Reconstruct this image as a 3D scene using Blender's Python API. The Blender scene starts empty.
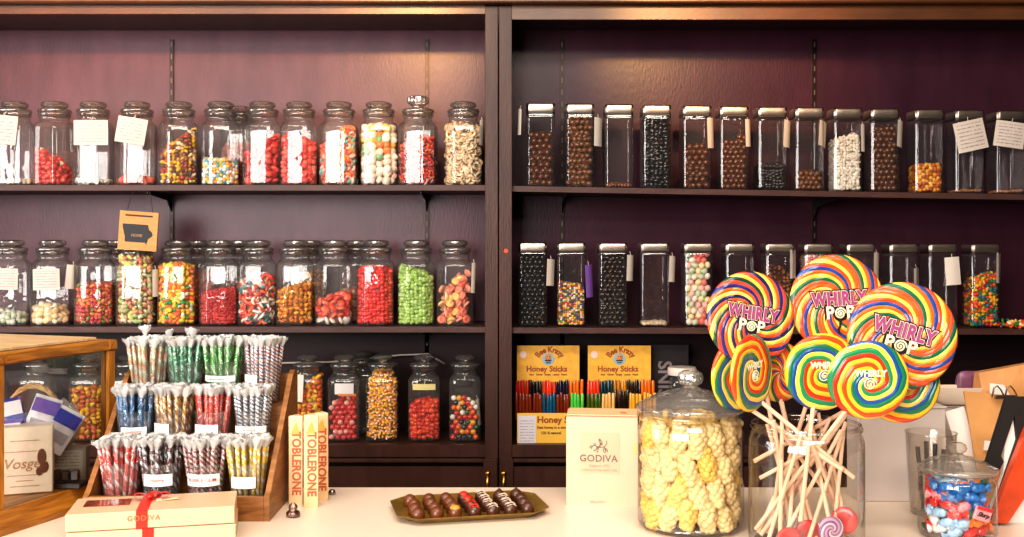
import bpy, math, random
import numpy as np
from mathutils import Vector, Matrix, Euler
random.seed(7); RNG = np.random.default_rng(7)
SC = bpy.context.scene; COL = SC.collection
F = 1050.0; HY = 247.0; EYE = 1.45; CT = 0.95      # focal length (px), horizon row, eye height, counter height
PI = math.pi
def PX(px, Y): return (px - 512.0) * Y / F
def PZ(py, Y): return EYE - (py - HY) * Y / F
def P(px, py, Y): return Vector((PX(px, Y), Y, PZ(py, Y)))

# ------------------------------------------------------------------ materials
def s2l(c):
    return tuple(((x/255)/12.92 if x/255 <= .04045 else ((x/255+.055)/1.055)**2.4) for x in c)
MC = {}
def newmat(name):
    m = bpy.data.materials.new(name); m.use_nodes = True
    nt = m.node_tree; nt.nodes.clear()
    out = nt.nodes.new('ShaderNodeOutputMaterial')
    return m, nt, out
def N(nt, t, **kw):
    n = nt.nodes.new(t)
    for k, v in kw.items(): setattr(n, k, v)
    return n
def mathn(nt, op, a, b=None, c=None):
    n = nt.nodes.new('ShaderNodeMath'); n.operation = op
    for i, v in enumerate((a, b, c)):
        if v is None: continue
        if isinstance(v, (int, float)): n.inputs[i].default_value = v
        else: nt.links.new(v, n.inputs[i])
    return n.outputs[0]
def mat(name, rgb, rough=.5, metal=0, spec=.5, var=0, vscale=20, stretch=None, bump=0, bscale=60, trans=0, coat=0, sss=0, emit=0):
    key = name
    if key in MC: return MC[key]
    m, nt, out = newmat(name)
    b = N(nt, 'ShaderNodeBsdfPrincipled'); nt.links.new(b.outputs[0], out.inputs[0])
    c = s2l(rgb)
    b.inputs['Base Color'].default_value = (*c, 1); b.inputs['Roughness'].default_value = rough
    b.inputs['Metallic'].default_value = metal; b.inputs['Specular IOR Level'].default_value = spec
    b.inputs['Coat Weight'].default_value = coat
    b.inputs['Transmission Weight'].default_value = trans
    tc = None
    if var or bump:
        tc = N(nt, 'ShaderNodeTexCoord'); mp = N(nt, 'ShaderNodeMapping')
        nt.links.new(tc.outputs['Object'], mp.inputs[0])
        if stretch: mp.inputs['Scale'].default_value = stretch
    if var:
        nz = N(nt, 'ShaderNodeTexNoise'); nz.inputs['Scale'].default_value = vscale; nz.inputs['Detail'].default_value = 5
        nt.links.new(mp.outputs[0], nz.inputs[0])
        r = N(nt, 'ShaderNodeValToRGB')
        r.color_ramp.elements[0].position = .3; r.color_ramp.elements[1].position = .7
        r.color_ramp.elements[0].color = (*[x*(1-var) for x in c], 1); r.color_ramp.elements[1].color = (*[min(1, x*(1+var)) for x in c], 1)
        nt.links.new(nz.outputs[0], r.inputs[0]); nt.links.new(r.outputs[0], b.inputs['Base Color'])
    if bump:
        nb = N(nt, 'ShaderNodeTexNoise'); nb.inputs['Scale'].default_value = bscale
        nt.links.new(mp.outputs[0], nb.inputs[0])
        bp = N(nt, 'ShaderNodeBump'); bp.inputs['Strength'].default_value = bump; bp.inputs['Distance'].default_value = .01
        nt.links.new(nb.outputs[0], bp.inputs['Height']); nt.links.new(bp.outputs[0], b.inputs['Normal'])
    MC[key] = m; return m
def thin_glass(name, tint=(1, 1, 1), f0=.05, edge=.4, rough=.015, bump=0, bscale=40, epow=2.0, haze=0):
    if name in MC: return MC[name]
    m, nt, out = newmat(name)
    lw = N(nt, 'ShaderNodeLayerWeight'); lw.inputs['Blend'].default_value = .5
    fac = lw.outputs['Facing']
    fr = mathn(nt, 'MULTIPLY_ADD', mathn(nt, 'POWER', fac, 4.0), .8, f0)
    ed = mathn(nt, 'POWER', fac, epow)
    mx = N(nt, 'ShaderNodeMix', data_type='RGBA'); nt.links.new(ed, mx.inputs[0])
    mx.inputs[6].default_value = (*tint, 1); mx.inputs[7].default_value = (*[t*edge for t in tint], 1)
    tr = N(nt, 'ShaderNodeBsdfTransparent'); nt.links.new(mx.outputs[2], tr.inputs[0])
    gl = N(nt, 'ShaderNodeBsdfGlossy'); gl.inputs['Roughness'].default_value = rough
    ms = N(nt, 'ShaderNodeMixShader'); nt.links.new(fr, ms.inputs[0]); nt.links.new(tr.outputs[0], ms.inputs[1]); nt.links.new(gl.outputs[0], ms.inputs[2])
    res = ms.outputs[0]
    if haze:
        df = N(nt, 'ShaderNodeBsdfDiffuse'); df.inputs[0].default_value = (.8, .78, .75, 1)
        m2 = N(nt, 'ShaderNodeMixShader'); m2.inputs[0].default_value = haze
        nt.links.new(res, m2.inputs[1]); nt.links.new(df.outputs[0], m2.inputs[2]); res = m2.outputs[0]
    if bump:
        tc = N(nt, 'ShaderNodeTexCoord'); nb = N(nt, 'ShaderNodeTexNoise'); nb.inputs['Scale'].default_value = bscale
        nt.links.new(tc.outputs['Object'], nb.inputs[0])
        bp = N(nt, 'ShaderNodeBump'); bp.inputs['Strength'].default_value = bump; bp.inputs['Distance'].default_value = .01
        nt.links.new(nb.outputs[0], bp.inputs['Height']); nt.links.new(bp.outputs[0], gl.inputs['Normal']); nt.links.new(bp.outputs[0], lw.inputs['Normal'])
    nt.links.new(res, out.inputs[0])
    MC[name] = m; return m
def attr_mat(name, rough=.35, spec=.5, coat=0, sss=0):
    if name in MC: return MC[name]
    m, nt, out = newmat(name)
    b = N(nt, 'ShaderNodeBsdfPrincipled'); nt.links.new(b.outputs[0], out.inputs[0])
    a = N(nt, 'ShaderNodeAttribute', attribute_name='Col'); nt.links.new(a.outputs['Color'], b.inputs['Base Color'])
    b.inputs['Roughness'].default_value = rough; b.inputs['Specular IOR Level'].default_value = spec; b.inputs['Coat Weight'].default_value = coat
    MC[name] = m; return m
def ramp_const(nt, fac, cols):
    r = N(nt, 'ShaderNodeValToRGB'); cr = r.color_ramp; cr.interpolation = 'CONSTANT'
    n = len(cols)
    while len(cr.elements) < n: cr.elements.new(.5)
    for i, c in enumerate(cols):
        cr.elements[i].position = i/n
    for i, c in enumerate(cols): cr.elements[i].color = (*s2l(c), 1)
    nt.links.new(fac, r.inputs[0]); return r.outputs[0]
def swirl_mat(name, cols, reps, turns, R, rings=5, power=1.0, wob=0):
    m, nt, out = newmat(name)
    b = N(nt, 'ShaderNodeBsdfPrincipled'); nt.links.new(b.outputs[0], out.inputs[0])
    tc = N(nt, 'ShaderNodeTexCoord'); sp = N(nt, 'ShaderNodeSeparateXYZ'); nt.links.new(tc.outputs['Object'], sp.inputs[0])
    x, y = sp.outputs[0], sp.outputs[1]
    ang = mathn(nt, 'DIVIDE', mathn(nt, 'ARCTAN2', y, x), 2*PI)
    rr = mathn(nt, 'DIVIDE', mathn(nt, 'SQRT', mathn(nt, 'ADD', mathn(nt, 'MULTIPLY', x, x), mathn(nt, 'MULTIPLY', y, y))), R)
    if wob:
        nz = N(nt, 'ShaderNodeTexNoise'); nz.inputs['Scale'].default_value = 14; nt.links.new(tc.outputs['Object'], nz.inputs[0])
        rr = mathn(nt, 'MULTIPLY_ADD', mathn(nt, 'SUBTRACT', nz.outputs[0], .5), wob, rr)
    # rope coil: each ring of the coil restarts a little of the twist
    ringf = mathn(nt, 'FRACT', mathn(nt, 'ADD', mathn(nt, 'MULTIPLY', rr, rings), ang))
    v = mathn(nt, 'ADD', mathn(nt, 'MULTIPLY', ang, reps), mathn(nt, 'MULTIPLY', mathn(nt, 'POWER', rr, power), turns))
    f = mathn(nt, 'FRACT', v)
    nt.links.new(ramp_const(nt, f, cols), b.inputs['Base Color'])
    n = len(cols)
    edge = mathn(nt, 'PINGPONG', mathn(nt, 'MULTIPLY', f, float(n)), .5)
    grove = mathn(nt, 'PINGPONG', ringf, .5)
    h = mathn(nt, 'ADD', mathn(nt, 'MULTIPLY', edge, 1.0), mathn(nt, 'MULTIPLY', grove, 2.2 if reps > 2 else .6))
    bp = N(nt, 'ShaderNodeBump'); bp.inputs['Strength'].default_value = .55; bp.inputs['Distance'].default_value = .0035
    nt.links.new(h, bp.inputs['Height']); nt.links.new(bp.outputs[0], b.inputs['Normal'])
    b.inputs['Roughness'].default_value = .22; b.inputs['Coat Weight'].default_value = .5; b.inputs['Coat Roughness'].default_value = .08
    return m
def stripe_mat(name, cols, twist=38, reps=1):
    """candy stick: stripes spiralling about local Z"""
    m, nt, out = newmat(name)
    b = N(nt, 'ShaderNodeBsdfPrincipled'); nt.links.new(b.outputs[0], out.inputs[0])
    tc = N(nt, 'ShaderNodeTexCoord'); sp = N(nt, 'ShaderNodeSeparateXYZ'); nt.links.new(tc.outputs['Object'], sp.inputs[0])
    ang = mathn(nt, 'DIVIDE', mathn(nt, 'ARCTAN2', sp.outputs[1], sp.outputs[0]), 2*PI)
    f = mathn(nt, 'FRACT', mathn(nt, 'MULTIPLY_ADD', sp.outputs[2], twist, mathn(nt, 'MULTIPLY', ang, reps)))
    nt.links.new(ramp_const(nt, f, cols), b.inputs['Base Color'])
    b.inputs['Roughness'].default_value = .12; b.inputs['Coat Weight'].default_value = .6
    nz = N(nt, 'ShaderNodeTexNoise'); nz.inputs['Scale'].default_value = 220; nt.links.new(tc.outputs['Object'], nz.inputs[0])
    bp = N(nt, 'ShaderNodeBump'); bp.inputs['Strength'].default_value = .5; bp.inputs['Distance'].default_value = .002
    nt.links.new(nz.outputs[0], bp.inputs['Height']); nt.links.new(bp.outputs[0], b.inputs['Coat Normal'])
    return m
def wood_mat(name, dark, light, rough=.4, scale=(3, 3, 40), dist=2.0, axis='X'):
    if name in MC: return MC[name]
    m, nt, out = newmat(name)
    b = N(nt, 'ShaderNodeBsdfPrincipled'); nt.links.new(b.outputs[0], out.inputs[0])
    tc = N(nt, 'ShaderNodeTexCoord'); mp = N(nt, 'ShaderNodeMapping'); mp.inputs['Scale'].default_value = scale
    nt.links.new(tc.outputs['Object'], mp.inputs[0])
    nz = N(nt, 'ShaderNodeTexNoise'); nz.inputs['Scale'].default_value = 3; nz.inputs['Detail'].default_value = 6; nz.inputs['Distortion'].default_value = dist
    nt.links.new(mp.outputs[0], nz.inputs[0])
    r = N(nt, 'ShaderNodeValToRGB'); r.color_ramp.elements[0].position = .3; r.color_ramp.elements[1].position = .7
    r.color_ramp.elements[0].color = (*s2l(dark), 1); r.color_ramp.elements[1].color = (*s2l(light), 1)
    nt.links.new(nz.outputs[0], r.inputs[0]); nt.links.new(r.outputs[0], b.inputs['Base Color'])
    b.inputs['Roughness'].default_value = rough
    bp = N(nt, 'ShaderNodeBump'); bp.inputs['Strength'].default_value = .15; bp.inputs['Distance'].default_value = .003
    nt.links.new(nz.outputs[0], bp.inputs['Height']); nt.links.new(bp.outputs[0], b.inputs['Normal'])
    MC[name] = m; return m
def lines_mat(name, paper, ink, lines=9, head=True, w=1.0):
    """handwritten-looking rows of ink on paper; mesh local X,Z run 0..1 in generated space"""
    if name in MC: return MC[name]
    m, nt, out = newmat(name)
    b = N(nt, 'ShaderNodeBsdfPrincipled'); nt.links.new(b.outputs[0], out.inputs[0]); b.inputs['Roughness'].default_value = .7
    uv = N(nt, 'ShaderNodeTexCoord'); sp = N(nt, 'ShaderNodeSeparateXYZ'); nt.links.new(uv.outputs['UV'], sp.inputs[0])
    row = mathn(nt, 'FRACT', mathn(nt, 'MULTIPLY', sp.outputs[1], lines))
    band = mathn(nt, 'LESS_THAN', row, .34)
    nz = N(nt, 'ShaderNodeTexNoise'); nz.inputs['Scale'].default_value = 1
    mp = N(nt, 'ShaderNodeMapping'); mp.inputs['Scale'].default_value = (22*w, lines*1.0, 1); nt.links.new(uv.outputs['UV'], mp.inputs[0]); nt.links.new(mp.outputs[0], nz.inputs[0])
    word = mathn(nt, 'GREATER_THAN', nz.outputs[0], .46)
    inx = mathn(nt, 'MULTIPLY', mathn(nt, 'GREATER_THAN', sp.outputs[0], .1), mathn(nt, 'LESS_THAN', sp.outputs[0], .9))
    iny = mathn(nt, 'MULTIPLY', mathn(nt, 'GREATER_THAN', sp.outputs[1], .1), mathn(nt, 'LESS_THAN', sp.outputs[1], .9))
    fac = mathn(nt, 'MULTIPLY', mathn(nt, 'MULTIPLY', band, word), mathn(nt, 'MULTIPLY', inx, iny))
    fac = mathn(nt, 'MULTIPLY', fac, .62)
    mx = N(nt, 'ShaderNodeMix', data_type='RGBA'); nt.links.new(fac, mx.inputs[0])
    mx.inputs[6].default_value = (*s2l(paper), 1); mx.inputs[7].default_value = (*s2l(ink), 1)
    nt.links.new(mx.outputs[2], b.inputs['Base Color'])
    MC[name] = m; return m

# ------------------------------------------------------------------ mesh building
class MB:
    def __init__(s): s.v = []; s.f = []
    def add(s, vs, fs):
        o = len(s.v); s.v += [tuple(v) for v in vs]; s.f += [tuple(i+o for i in f) for f in fs]; return s
    def box(s, c, d, rot=None, bev=0):
        hx, hy, hz = d[0]/2, d[1]/2, d[2]/2
        if bev <= 0:
            vs = [(x*hx, y*hy, z*hz) for x in (-1, 1) for y in (-1, 1) for z in (-1, 1)]
            fs = [(0,1,3,2),(4,6,7,5),(0,4,5,1),(2,3,7,6),(0,2,6,4),(1,5,7,3)]
        else:
            b = min(bev, hx*.9, hy*.9, hz*.9)
            vs = []; idx = {}
            for sx in (-1,1):
                for sy in (-1,1):
                    for sz in (-1,1):
                        for ax in range(3):
                            p = [sx*(hx-b), sy*(hy-b), sz*(hz-b)]
                            p[ax] = (sx,sy,sz)[ax]*(hx,hy,hz)[ax]
                            idx[(sx,sy,sz,ax)] = len(vs); vs.append(tuple(p))
            fs = []
            for ax in range(3):
                a1, a2 = (ax+1)%3, (ax+2)%3
                for sg in (-1,1):
                    q = []
                    for (u,w) in ((-1,-1),(1,-1),(1,1),(-1,1)):
                        k=[0,0,0]; k[ax]=sg; k[a1]=u; k[a2]=w; q.append(idx[(*k,ax)])
                    fs.append(tuple(q if sg>0 else q[::-1]))
            for ax in range(3):     # edges along ax
                a1, a2 = (ax+1)%3, (ax+2)%3
                for u in (-1,1):
                    for w in (-1,1):
                        ka=[0,0,0]; ka[ax]=-1; ka[a1]=u; ka[a2]=w
                        kb=list(ka); kb[ax]=1
                        q=(idx[(*ka,a1)],idx[(*kb,a1)],idx[(*kb,a2)],idx[(*ka,a2)])
                        fs.append(q if u*w<0 else q[::-1])
            for sx in (-1,1):
                for sy in (-1,1):
                    for sz in (-1,1):
                        t=(idx[(sx,sy,sz,0)],idx[(sx,sy,sz,1)],idx[(sx,sy,sz,2)])
                        fs.append(t if sx*sy*sz>0 else t[::-1])
        M = (rot.to_matrix() if isinstance(rot, Euler) else rot) if rot is not None else None
        out = []
        for v in vs:
            v = Vector(v)
            if M is not None: v = M @ v
            out.append(v + Vector(c))
        return s.add(out, fs)
    def tube(s, pts, r, n=8, cap=True):
        pts = [Vector(p) for p in pts]; rs = r if isinstance(r, (list, tuple)) else [r]*len(pts)
        rings = []; prev = None
        for i, p in enumerate(pts):
            d = (pts[min(i+1, len(pts)-1)] - pts[max(i-1, 0)]).normalized()
            if prev is None:
                a = Vector((0, 0, 1)) if abs(d.z) < .9 else Vector((1, 0, 0))
                u = d.cross(a).normalized()
            else: u = (prev - d*prev.dot(d)).normalized()
            prev = u; w = d.cross(u)
            rings.append([p + (u*math.cos(2*PI*k/n) + w*math.sin(2*PI*k/n))*rs[i] for k in range(n)])
        vs = [v for rg in rings for v in rg]; fs = []
        for i in range(len(rings)-1):
            for k in range(n):
                a, b = i*n+k, i*n+(k+1)%n; fs.append((a, b, b+n, a+n))
        if cap: fs.append(tuple(range(n-1, -1, -1))); fs.append(tuple((len(rings)-1)*n+k for k in range(n)))
        return s.add(vs, fs)
    def lathe(s, prof, sec=None, n=32, cap_bot=True, cap_top=False, c=(0, 0, 0)):
        """prof: (r, z[, w]) ; sec: list of unit (x,y) points for w=1; w=0 is a circle"""
        base = sec if sec else [(math.cos(2*PI*k/n), math.sin(2*PI*k/n)) for k in range(n)]
        m = len(base); vs = []
        for p in prof:
            r, z = p[0], p[1]; w = p[2] if len(p) > 2 else (1 if sec else 0)
            for (x, y) in base:
                L = math.hypot(x, y); q = w + (1-w)/L
                vs.append((c[0]+x*q*r, c[1]+y*q*r, c[2]+z))
        fs = []
        for i in range(len(prof)-1):
            for k in range(m):
                a, b = i*m+k, i*m+(k+1)%m; fs.append((a, b, b+m, a+m))
        if cap_bot: fs.append(tuple(range(m-1, -1, -1)))
        if cap_top: fs.append(tuple((len(prof)-1)*m+k for k in range(m)))
        return s.add(vs, fs)
    def prism(s, poly, y0, y1):
        """polygon in XZ extruded along Y"""
        n = len(poly)
        vs = [(x, y0, z) for x, z in poly] + [(x, y1, z) for x, z in poly]
        fs = [tuple(range(n)), tuple(range(2*n-1, n-1, -1))]
        for i in range(n):
            j = (i+1) % n; fs.append((i, i+n, j+n, j))
        return s.add(vs, fs)
    def ball(s, c, r, sub=1, sc=(1, 1, 1)):
        v, f = ICO[sub]
        return s.add([(c[0]+a*r*sc[0], c[1]+b*r*sc[1], c[2]+d*r*sc[2]) for a, b, d in v], [tuple(t) for t in f])
    def build(s, name, material, parent=None, smooth=False, loc=None, rot=None):
        me = bpy.data.meshes.new(name); me.from_pydata(s.v, [], s.f); me.update()
        if smooth is True: me.shade_smooth()
        elif smooth:
            me.shade_smooth(); me.set_sharp_from_angle(angle=math.radians(smooth))
        return link(name, me, material, parent, loc, rot)
def link(name, me, material, parent=None, loc=None, rot=None):
    if material is not None and not me.materials: me.materials.append(material)
    o = bpy.data.objects.new(name, me); COL.objects.link(o)
    if parent is not None: o.parent = parent
    if loc is not None: o.location = loc
    if rot is not None: o.rotation_euler = rot
    return o
def ico(sub):
    t = (1+5**.5)/2
    v = [(-1,t,0),(1,t,0),(-1,-t,0),(1,-t,0),(0,-1,t),(0,1,t),(0,-1,-t),(0,1,-t),(t,0,-1),(t,0,1),(-t,0,-1),(-t,0,1)]
    v = [Vector(x).normalized() for x in v]
    f = [(0,11,5),(0,5,1),(0,1,7),(0,7,10),(0,10,11),(1,5,9),(5,11,4),(11,10,2),(10,7,6),(7,1,8),(3,9,4),(3,4,2),(3,2,6),(3,6,8),(3,8,9),(4,9,5),(2,4,11),(6,2,10),(8,6,7),(9,8,1)]
    for _ in range(sub):
        cache = {}; nf = []
        def mid(a, b):
            k = (min(a,b), max(a,b))
            if k not in cache: cache[k] = len(v); v.append(((v[a]+v[b])/2).normalized())
            return cache[k]
        for a, b, c in f:
            ab, bc, ca = mid(a,b), mid(b,c), mid(c,a); nf += [(a,ab,ca),(b,bc,ab),(c,ca,bc),(ab,bc,ca)]
        f = nf
    return [tuple(x) for x in v], f
ICO = {k: ico(k) for k in (0, 1, 2, 3)}
def empty(name, loc=(0, 0, 0), rz=0, rot=None):
    o = bpy.data.objects.new(name, None); o.empty_display_size = .02; COL.objects.link(o)
    o.location = loc; o.rotation_euler = rot if rot else (0, 0, rz); return o
def tag(o, label, cat=None, group=None, kind=None):
    if label: o['label'] = label
    if cat: o['category'] = cat
    if group: o['group'] = group
    if kind: o['kind'] = kind
    return o
def dup(root, loc=None, rot=None, label=None, group=None):
    r = root.copy(); COL.objects.link(r)
    if loc is not None: r.location = loc
    if rot is not None: r.rotation_euler = rot
    if label: r['label'] = label
    if group: r['group'] = group
    for ch in list(root.children):
        c = ch.copy(); COL.objects.link(c); c.parent = r
        for g in list(ch.children):
            d = g.copy(); COL.objects.link(d); d.parent = c
    return r
def section(chamfer, bev=.05, nface=5, ncham=2):
    """unit chamfered square (half width 1), corner points bevelled, points listed CCW"""
    a = chamfer - 1.0      # corner at (1, a)
    pts = []
    for q in range(4):
        ang = q*PI/2; ca, sa = math.cos(ang), math.sin(ang)
        loc = []
        for i in range(nface): loc.append((1, -a+bev + (2*a-2*bev)*i/(nface-1)))
        d = (1-a)*math.sqrt(2); ux, uy = -1/math.sqrt(2), 1/math.sqrt(2)
        b2 = min(bev, d*.35)
        loc.append((1-bev*.12, a-bev*.0+0))
        for i in range(ncham):
            t = b2 + (d-2*b2)*i/max(1, ncham-1); loc.append((1+ux*t, a+uy*t))
        loc.append((a, 1-bev*.12))
        pts += [(x*ca-y*sa, x*sa+y*ca) for x, y in loc]
    return pts
OCT = section(1.52, .04); SQ = section(1.84, .03); SQ2 = section(1.72, .03)
FONTCACHE = {}
def text(body, size, material, parent, loc, rot=(PI/2, 0, 0), name='lettering', bold=0, extrude=.0003, align='CENTER', arc=None, squash=1.0, shear=0, spacing=1.0):
    cu = bpy.data.curves.new('t', 'FONT'); cu.body = body; cu.size = size; cu.extrude = extrude; cu.offset = bold
    cu.align_x = align; cu.align_y = 'CENTER'; cu.resolution_u = 3; cu.shear = shear; cu.space_character = spacing
    t = bpy.data.objects.new('t', cu); COL.objects.link(t)
    dg = bpy.context.evaluated_depsgraph_get(); dg.update()
    me = bpy.data.meshes.new_from_object(t.evaluated_get(dg)); me.name = name
    COL.objects.unlink(t); bpy.data.objects.remove(t); bpy.data.curves.remove(cu)
    me.materials.clear()
    for v in me.vertices:
        x, y, z = v.co
        x *= squash
        if arc:
            th = x/arc; x, y = (arc+y)*math.sin(th), (arc+y)*math.cos(th)-arc
        v.co = (x, y, z)
    return link(name, me, material, parent, loc, rot)

# ------------------------------------------------------------------ piles of small candy (one mesh each)
def base_shape(kind):
    if kind == 'ball': v, f = ICO[1]; v = np.array(v)*.5
    elif kind == 'bean': v, f = ICO[1]; v = np.array(v)*np.array([.72, .42, .42]); v[:, 2] += .25*v[:, 0]**2
    elif kind == 'chunk':
        v, f = ICO[1]; v = np.array(v); v = np.sign(v)*np.abs(v)**.6; v *= np.array([.55, .45, .4])
    elif kind == 'disc': v, f = ICO[1]; v = np.array(v)*np.array([.6, .6, .28])
    elif kind == 'bear':
        v, f = ICO[1]; v = np.array(v); v[:, 0] *= 1+.35*np.cos(v[:, 2]*5); v *= np.array([.38, .32, .62])
    elif kind == 'flake': v, f = ICO[0]; v = np.array(v)*np.array([.6, .4, .22])
    elif kind == 'kernel':
        v, f = ICO[1]; v = np.array(v); v *= (np.array([.42, .25, .6])); v[:, 0] *= .75-.55*v[:, 2]; v[:, 1] *= .9-.5*v[:, 2]
    elif kind in ('ring', 'worm'):
        vs = []; fs = []; n1, n2 = (10, 6) if kind == 'ring' else (7, 6)
        for i in range(n1):
            if kind == 'ring': a = 2*PI*i/n1; c = np.array([math.cos(a), math.sin(a), 0])*.4; d = c/.4; rr = .22
            else: a = PI*1.1*i/(n1-1); c = np.array([math.cos(a), math.sin(a)*.8, .3*math.sin(2*a)])*.55; d = np.array([math.cos(a), math.sin(a), 0]); rr = .2*(1-.5*abs(i/(n1-1)*2-1)**4)
            for j in range(n2):
                b = 2*PI*j/n2; vs.append(c + d*math.cos(b)*rr + np.array([0, 0, math.sin(b)*rr]))
        for i in range(n1 if kind == 'ring' else n1-1):
            for j in range(n2):
                a0 = i*n2+j; a1 = i*n2+(j+1)%n2; b0 = ((i+1) % n1)*n2+j; b1 = ((i+1) % n1)*n2+(j+1) % n2
                fs += [(a0, b0, b1), (a0, b1, a1)]
        v, f = np.array(vs), fs
    return np.asarray(v, float), np.asarray(f, int)
SHAPES = {}
def rot_mats(n):
    q = RNG.normal(size=(n, 4)); q /= np.linalg.norm(q, axis=1)[:, None]
    w, x, y, z = q.T
    return np.stack([np.stack([1-2*(y*y+z*z), 2*(x*y-z*w), 2*(x*z+y*w)], -1), np.stack([2*(x*y+z*w), 1-2*(x*x+z*z), 2*(y*z-x*w)], -1), np.stack([2*(x*z-y*w), 2*(y*z+x*w), 1-2*(x*x+y*y)], -1)], 1)
def in_sec(x, y, a, ch): return np.maximum(np.maximum(np.abs(x), np.abs(y)), (np.abs(x)+np.abs(y))/ch) <= a
def fill_positions(a, ch, H, d, slope=0, back=0, step=.82, vstep=.74, front_only=False):
    """positions of pieces around the wall and over the top of a heap inside a chamfered square of half width a"""
    ai = a - d*.52; out = []
    hfun = lambda x, y: H*(1 + slope*x/a + back*y/a)
    c = ch - 1
    corners = [(1, -c), (1, c), (c, 1), (-c, 1), (-1, c), (-1, -c), (-c, -1), (c, -1)]
    per = []
    for i in range(8):
        p, q = np.array(corners[i])*ai, np.array(corners[(i+1) % 8])*ai
        L = np.linalg.norm(q-p); k = max(1, int(round(L/(d*step))))
        for j in range(k): per.append(p+(q-p)*j/k)
    nrow = max(1, int(math.ceil(H*(1+abs(slope)+abs(back))/(d*vstep))))
    for r in range(nrow):
        z = d*.5 + r*d*vstep
        for (x, y) in per:
            jx, jy, jz = RNG.uniform(-.22, .22, 3)*d
            if z <= max(d*.5, hfun(x, y)-d*.4): out.append((x+jx*.6, y+jy*.4, max(d*.45, z+jz)))
    g = np.arange(-ai+d*.5, ai-d*.4, d*step)
    for x in g:
        for y in g:
            jx, jy, jz = RNG.uniform(-.25, .25, 3)*d
            if in_sec(x, y, ai-d*.3, ch): out.append((x+jx, y+jy, max(d*.5, hfun(x, y)-d*.4+jz)))
    return np.array(out)
def stuff_mesh(name, pos, d, shape, pal, weights=None, layers=None, core=None, rough=.35, jit=.15, coat=.2):
    if shape not in SHAPES: SHAPES[shape] = base_shape(shape)
    bv, bf = SHAPES[shape]; n = len(pos); nv = len(bv)
    R = rot_mats(n); sc = d*RNG.uniform(1-jit, 1+jit, n)
    V = (np.einsum('nij,vj->nvi', R, bv)*sc[:, None, None] + pos[:, None, :]).reshape(-1, 3)
    Fc = (bf[None]+(np.arange(n)*nv)[:, None, None]).reshape(-1, 3)
    cols = np.array([s2l(c) for c in pal])
    if layers is not None:      # list of (fraction height, palette indices)
        zf = pos[:, 2]/pos[:, 2].max(); ci = np.zeros(n, int)
        for k in range(n):
            for top, ids in layers:
                if zf[k]+RNG.uniform(-.06, .06) <= top: ci[k] = ids[RNG.integers(len(ids))]; break
            else: ci[k] = layers[-1][1][0]
    else: ci = RNG.choice(len(pal), n, p=(np.array(weights)/sum(weights) if weights else None))
    C = np.repeat(cols[ci]*RNG.uniform(.8, 1.1, (n, 1)), nv, 0)
    if shape == 'kernel':
        zb = np.tile(bv[:, 2], n); t = cols
        C = np.where((zb > .22)[:, None], t[2], np.where((zb > -.2)[:, None], t[1], t[0]))
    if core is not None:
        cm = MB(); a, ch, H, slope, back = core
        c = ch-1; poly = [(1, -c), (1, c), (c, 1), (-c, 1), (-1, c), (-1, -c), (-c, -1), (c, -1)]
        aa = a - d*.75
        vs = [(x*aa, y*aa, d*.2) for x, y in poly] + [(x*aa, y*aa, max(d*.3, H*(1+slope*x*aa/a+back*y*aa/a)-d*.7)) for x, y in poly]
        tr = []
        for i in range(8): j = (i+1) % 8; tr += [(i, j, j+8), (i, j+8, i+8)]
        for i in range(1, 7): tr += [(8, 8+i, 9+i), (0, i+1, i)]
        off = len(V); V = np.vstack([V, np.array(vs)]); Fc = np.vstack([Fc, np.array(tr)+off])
        C = np.vstack([C, np.repeat((C.mean(0)*.45)[None], 16, 0)])  # core coloured darker so gaps between pieces read as shadow
    me = bpy.data.meshes.new(name)
    me.vertices.add(len(V)); me.vertices.foreach_set('co', V.astype(np.float32).ravel())
    me.loops.add(Fc.size); me.loops.foreach_set('vertex_index', Fc.astype(np.int32).ravel())
    me.polygons.add(len(Fc)); me.polygons.foreach_set('loop_start', (np.arange(len(Fc))*3).astype(np.int32))
    at = me.color_attributes.new('Col', 'FLOAT_COLOR', 'POINT')
    at.data.foreach_set('color', np.hstack([np.clip(C, 0, 1), np.ones((len(C), 1))]).astype(np.float32).ravel())
    me.update(calc_edges=True); me.shade_smooth()
    return me

# colours
WHT, CRM, RED, ORG, YEL, GRN, BLU, PNK, TEA, BRN, BLK, LGR, COR, AMB = (238,232,222),(232,212,176),(205,28,26),(232,92,20),(240,186,28),(40,130,50),(40,90,180),(238,130,140),(70,160,150),(96,56,30),(22,18,18),(160,196,96),(236,84,60),(214,128,14)

# ------------------------------------------------------------------ common materials
M_cab = mat('cabinet paint', (66, 41, 33), .38, spec=.28, var=.25, vscale=4, stretch=(6, 6, 1), bump=.08, bscale=30)
M_back2 = mat('shaded purple back panel', (60, 31, 43), .30, spec=.2, var=.15, vscale=3, stretch=(5, 1, 1.6), bump=.05, bscale=30)  # same paint as the left bay, its weaker light put into the colour
M_head = mat('header paint', (84, 50, 28), .34, spec=.4, var=.2, vscale=4, stretch=(2, 6, 6), bump=.05, bscale=30)
M_shelf = mat('shelf paint', (74, 48, 43), .45, spec=.3, var=.25, vscale=10, stretch=(1, 4, 4), bump=.1)
M_back = mat('purple back panel', (84, 54, 62), .30, spec=.2, var=.15, vscale=3, stretch=(5, 1, 1.6), bump=.05, bscale=30)
M_dark = mat('dark metal', (40, 32, 30), .35, metal=.8)
M_glass = thin_glass('jar glass', (.97, .97, .96), f0=.06, edge=.38, bump=.06, bscale=22, epow=2.2, haze=.035)
M_glass2 = thin_glass('canister glass', (.95, .93, .92), f0=.08, edge=.35, bump=.14, bscale=14, epow=2.2, haze=.012)
M_lidg = thin_glass('lid glass', (.86, .82, .77), f0=.22, edge=.3, rough=.05, bump=.25, bscale=60, epow=1.3, haze=.05)
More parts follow.
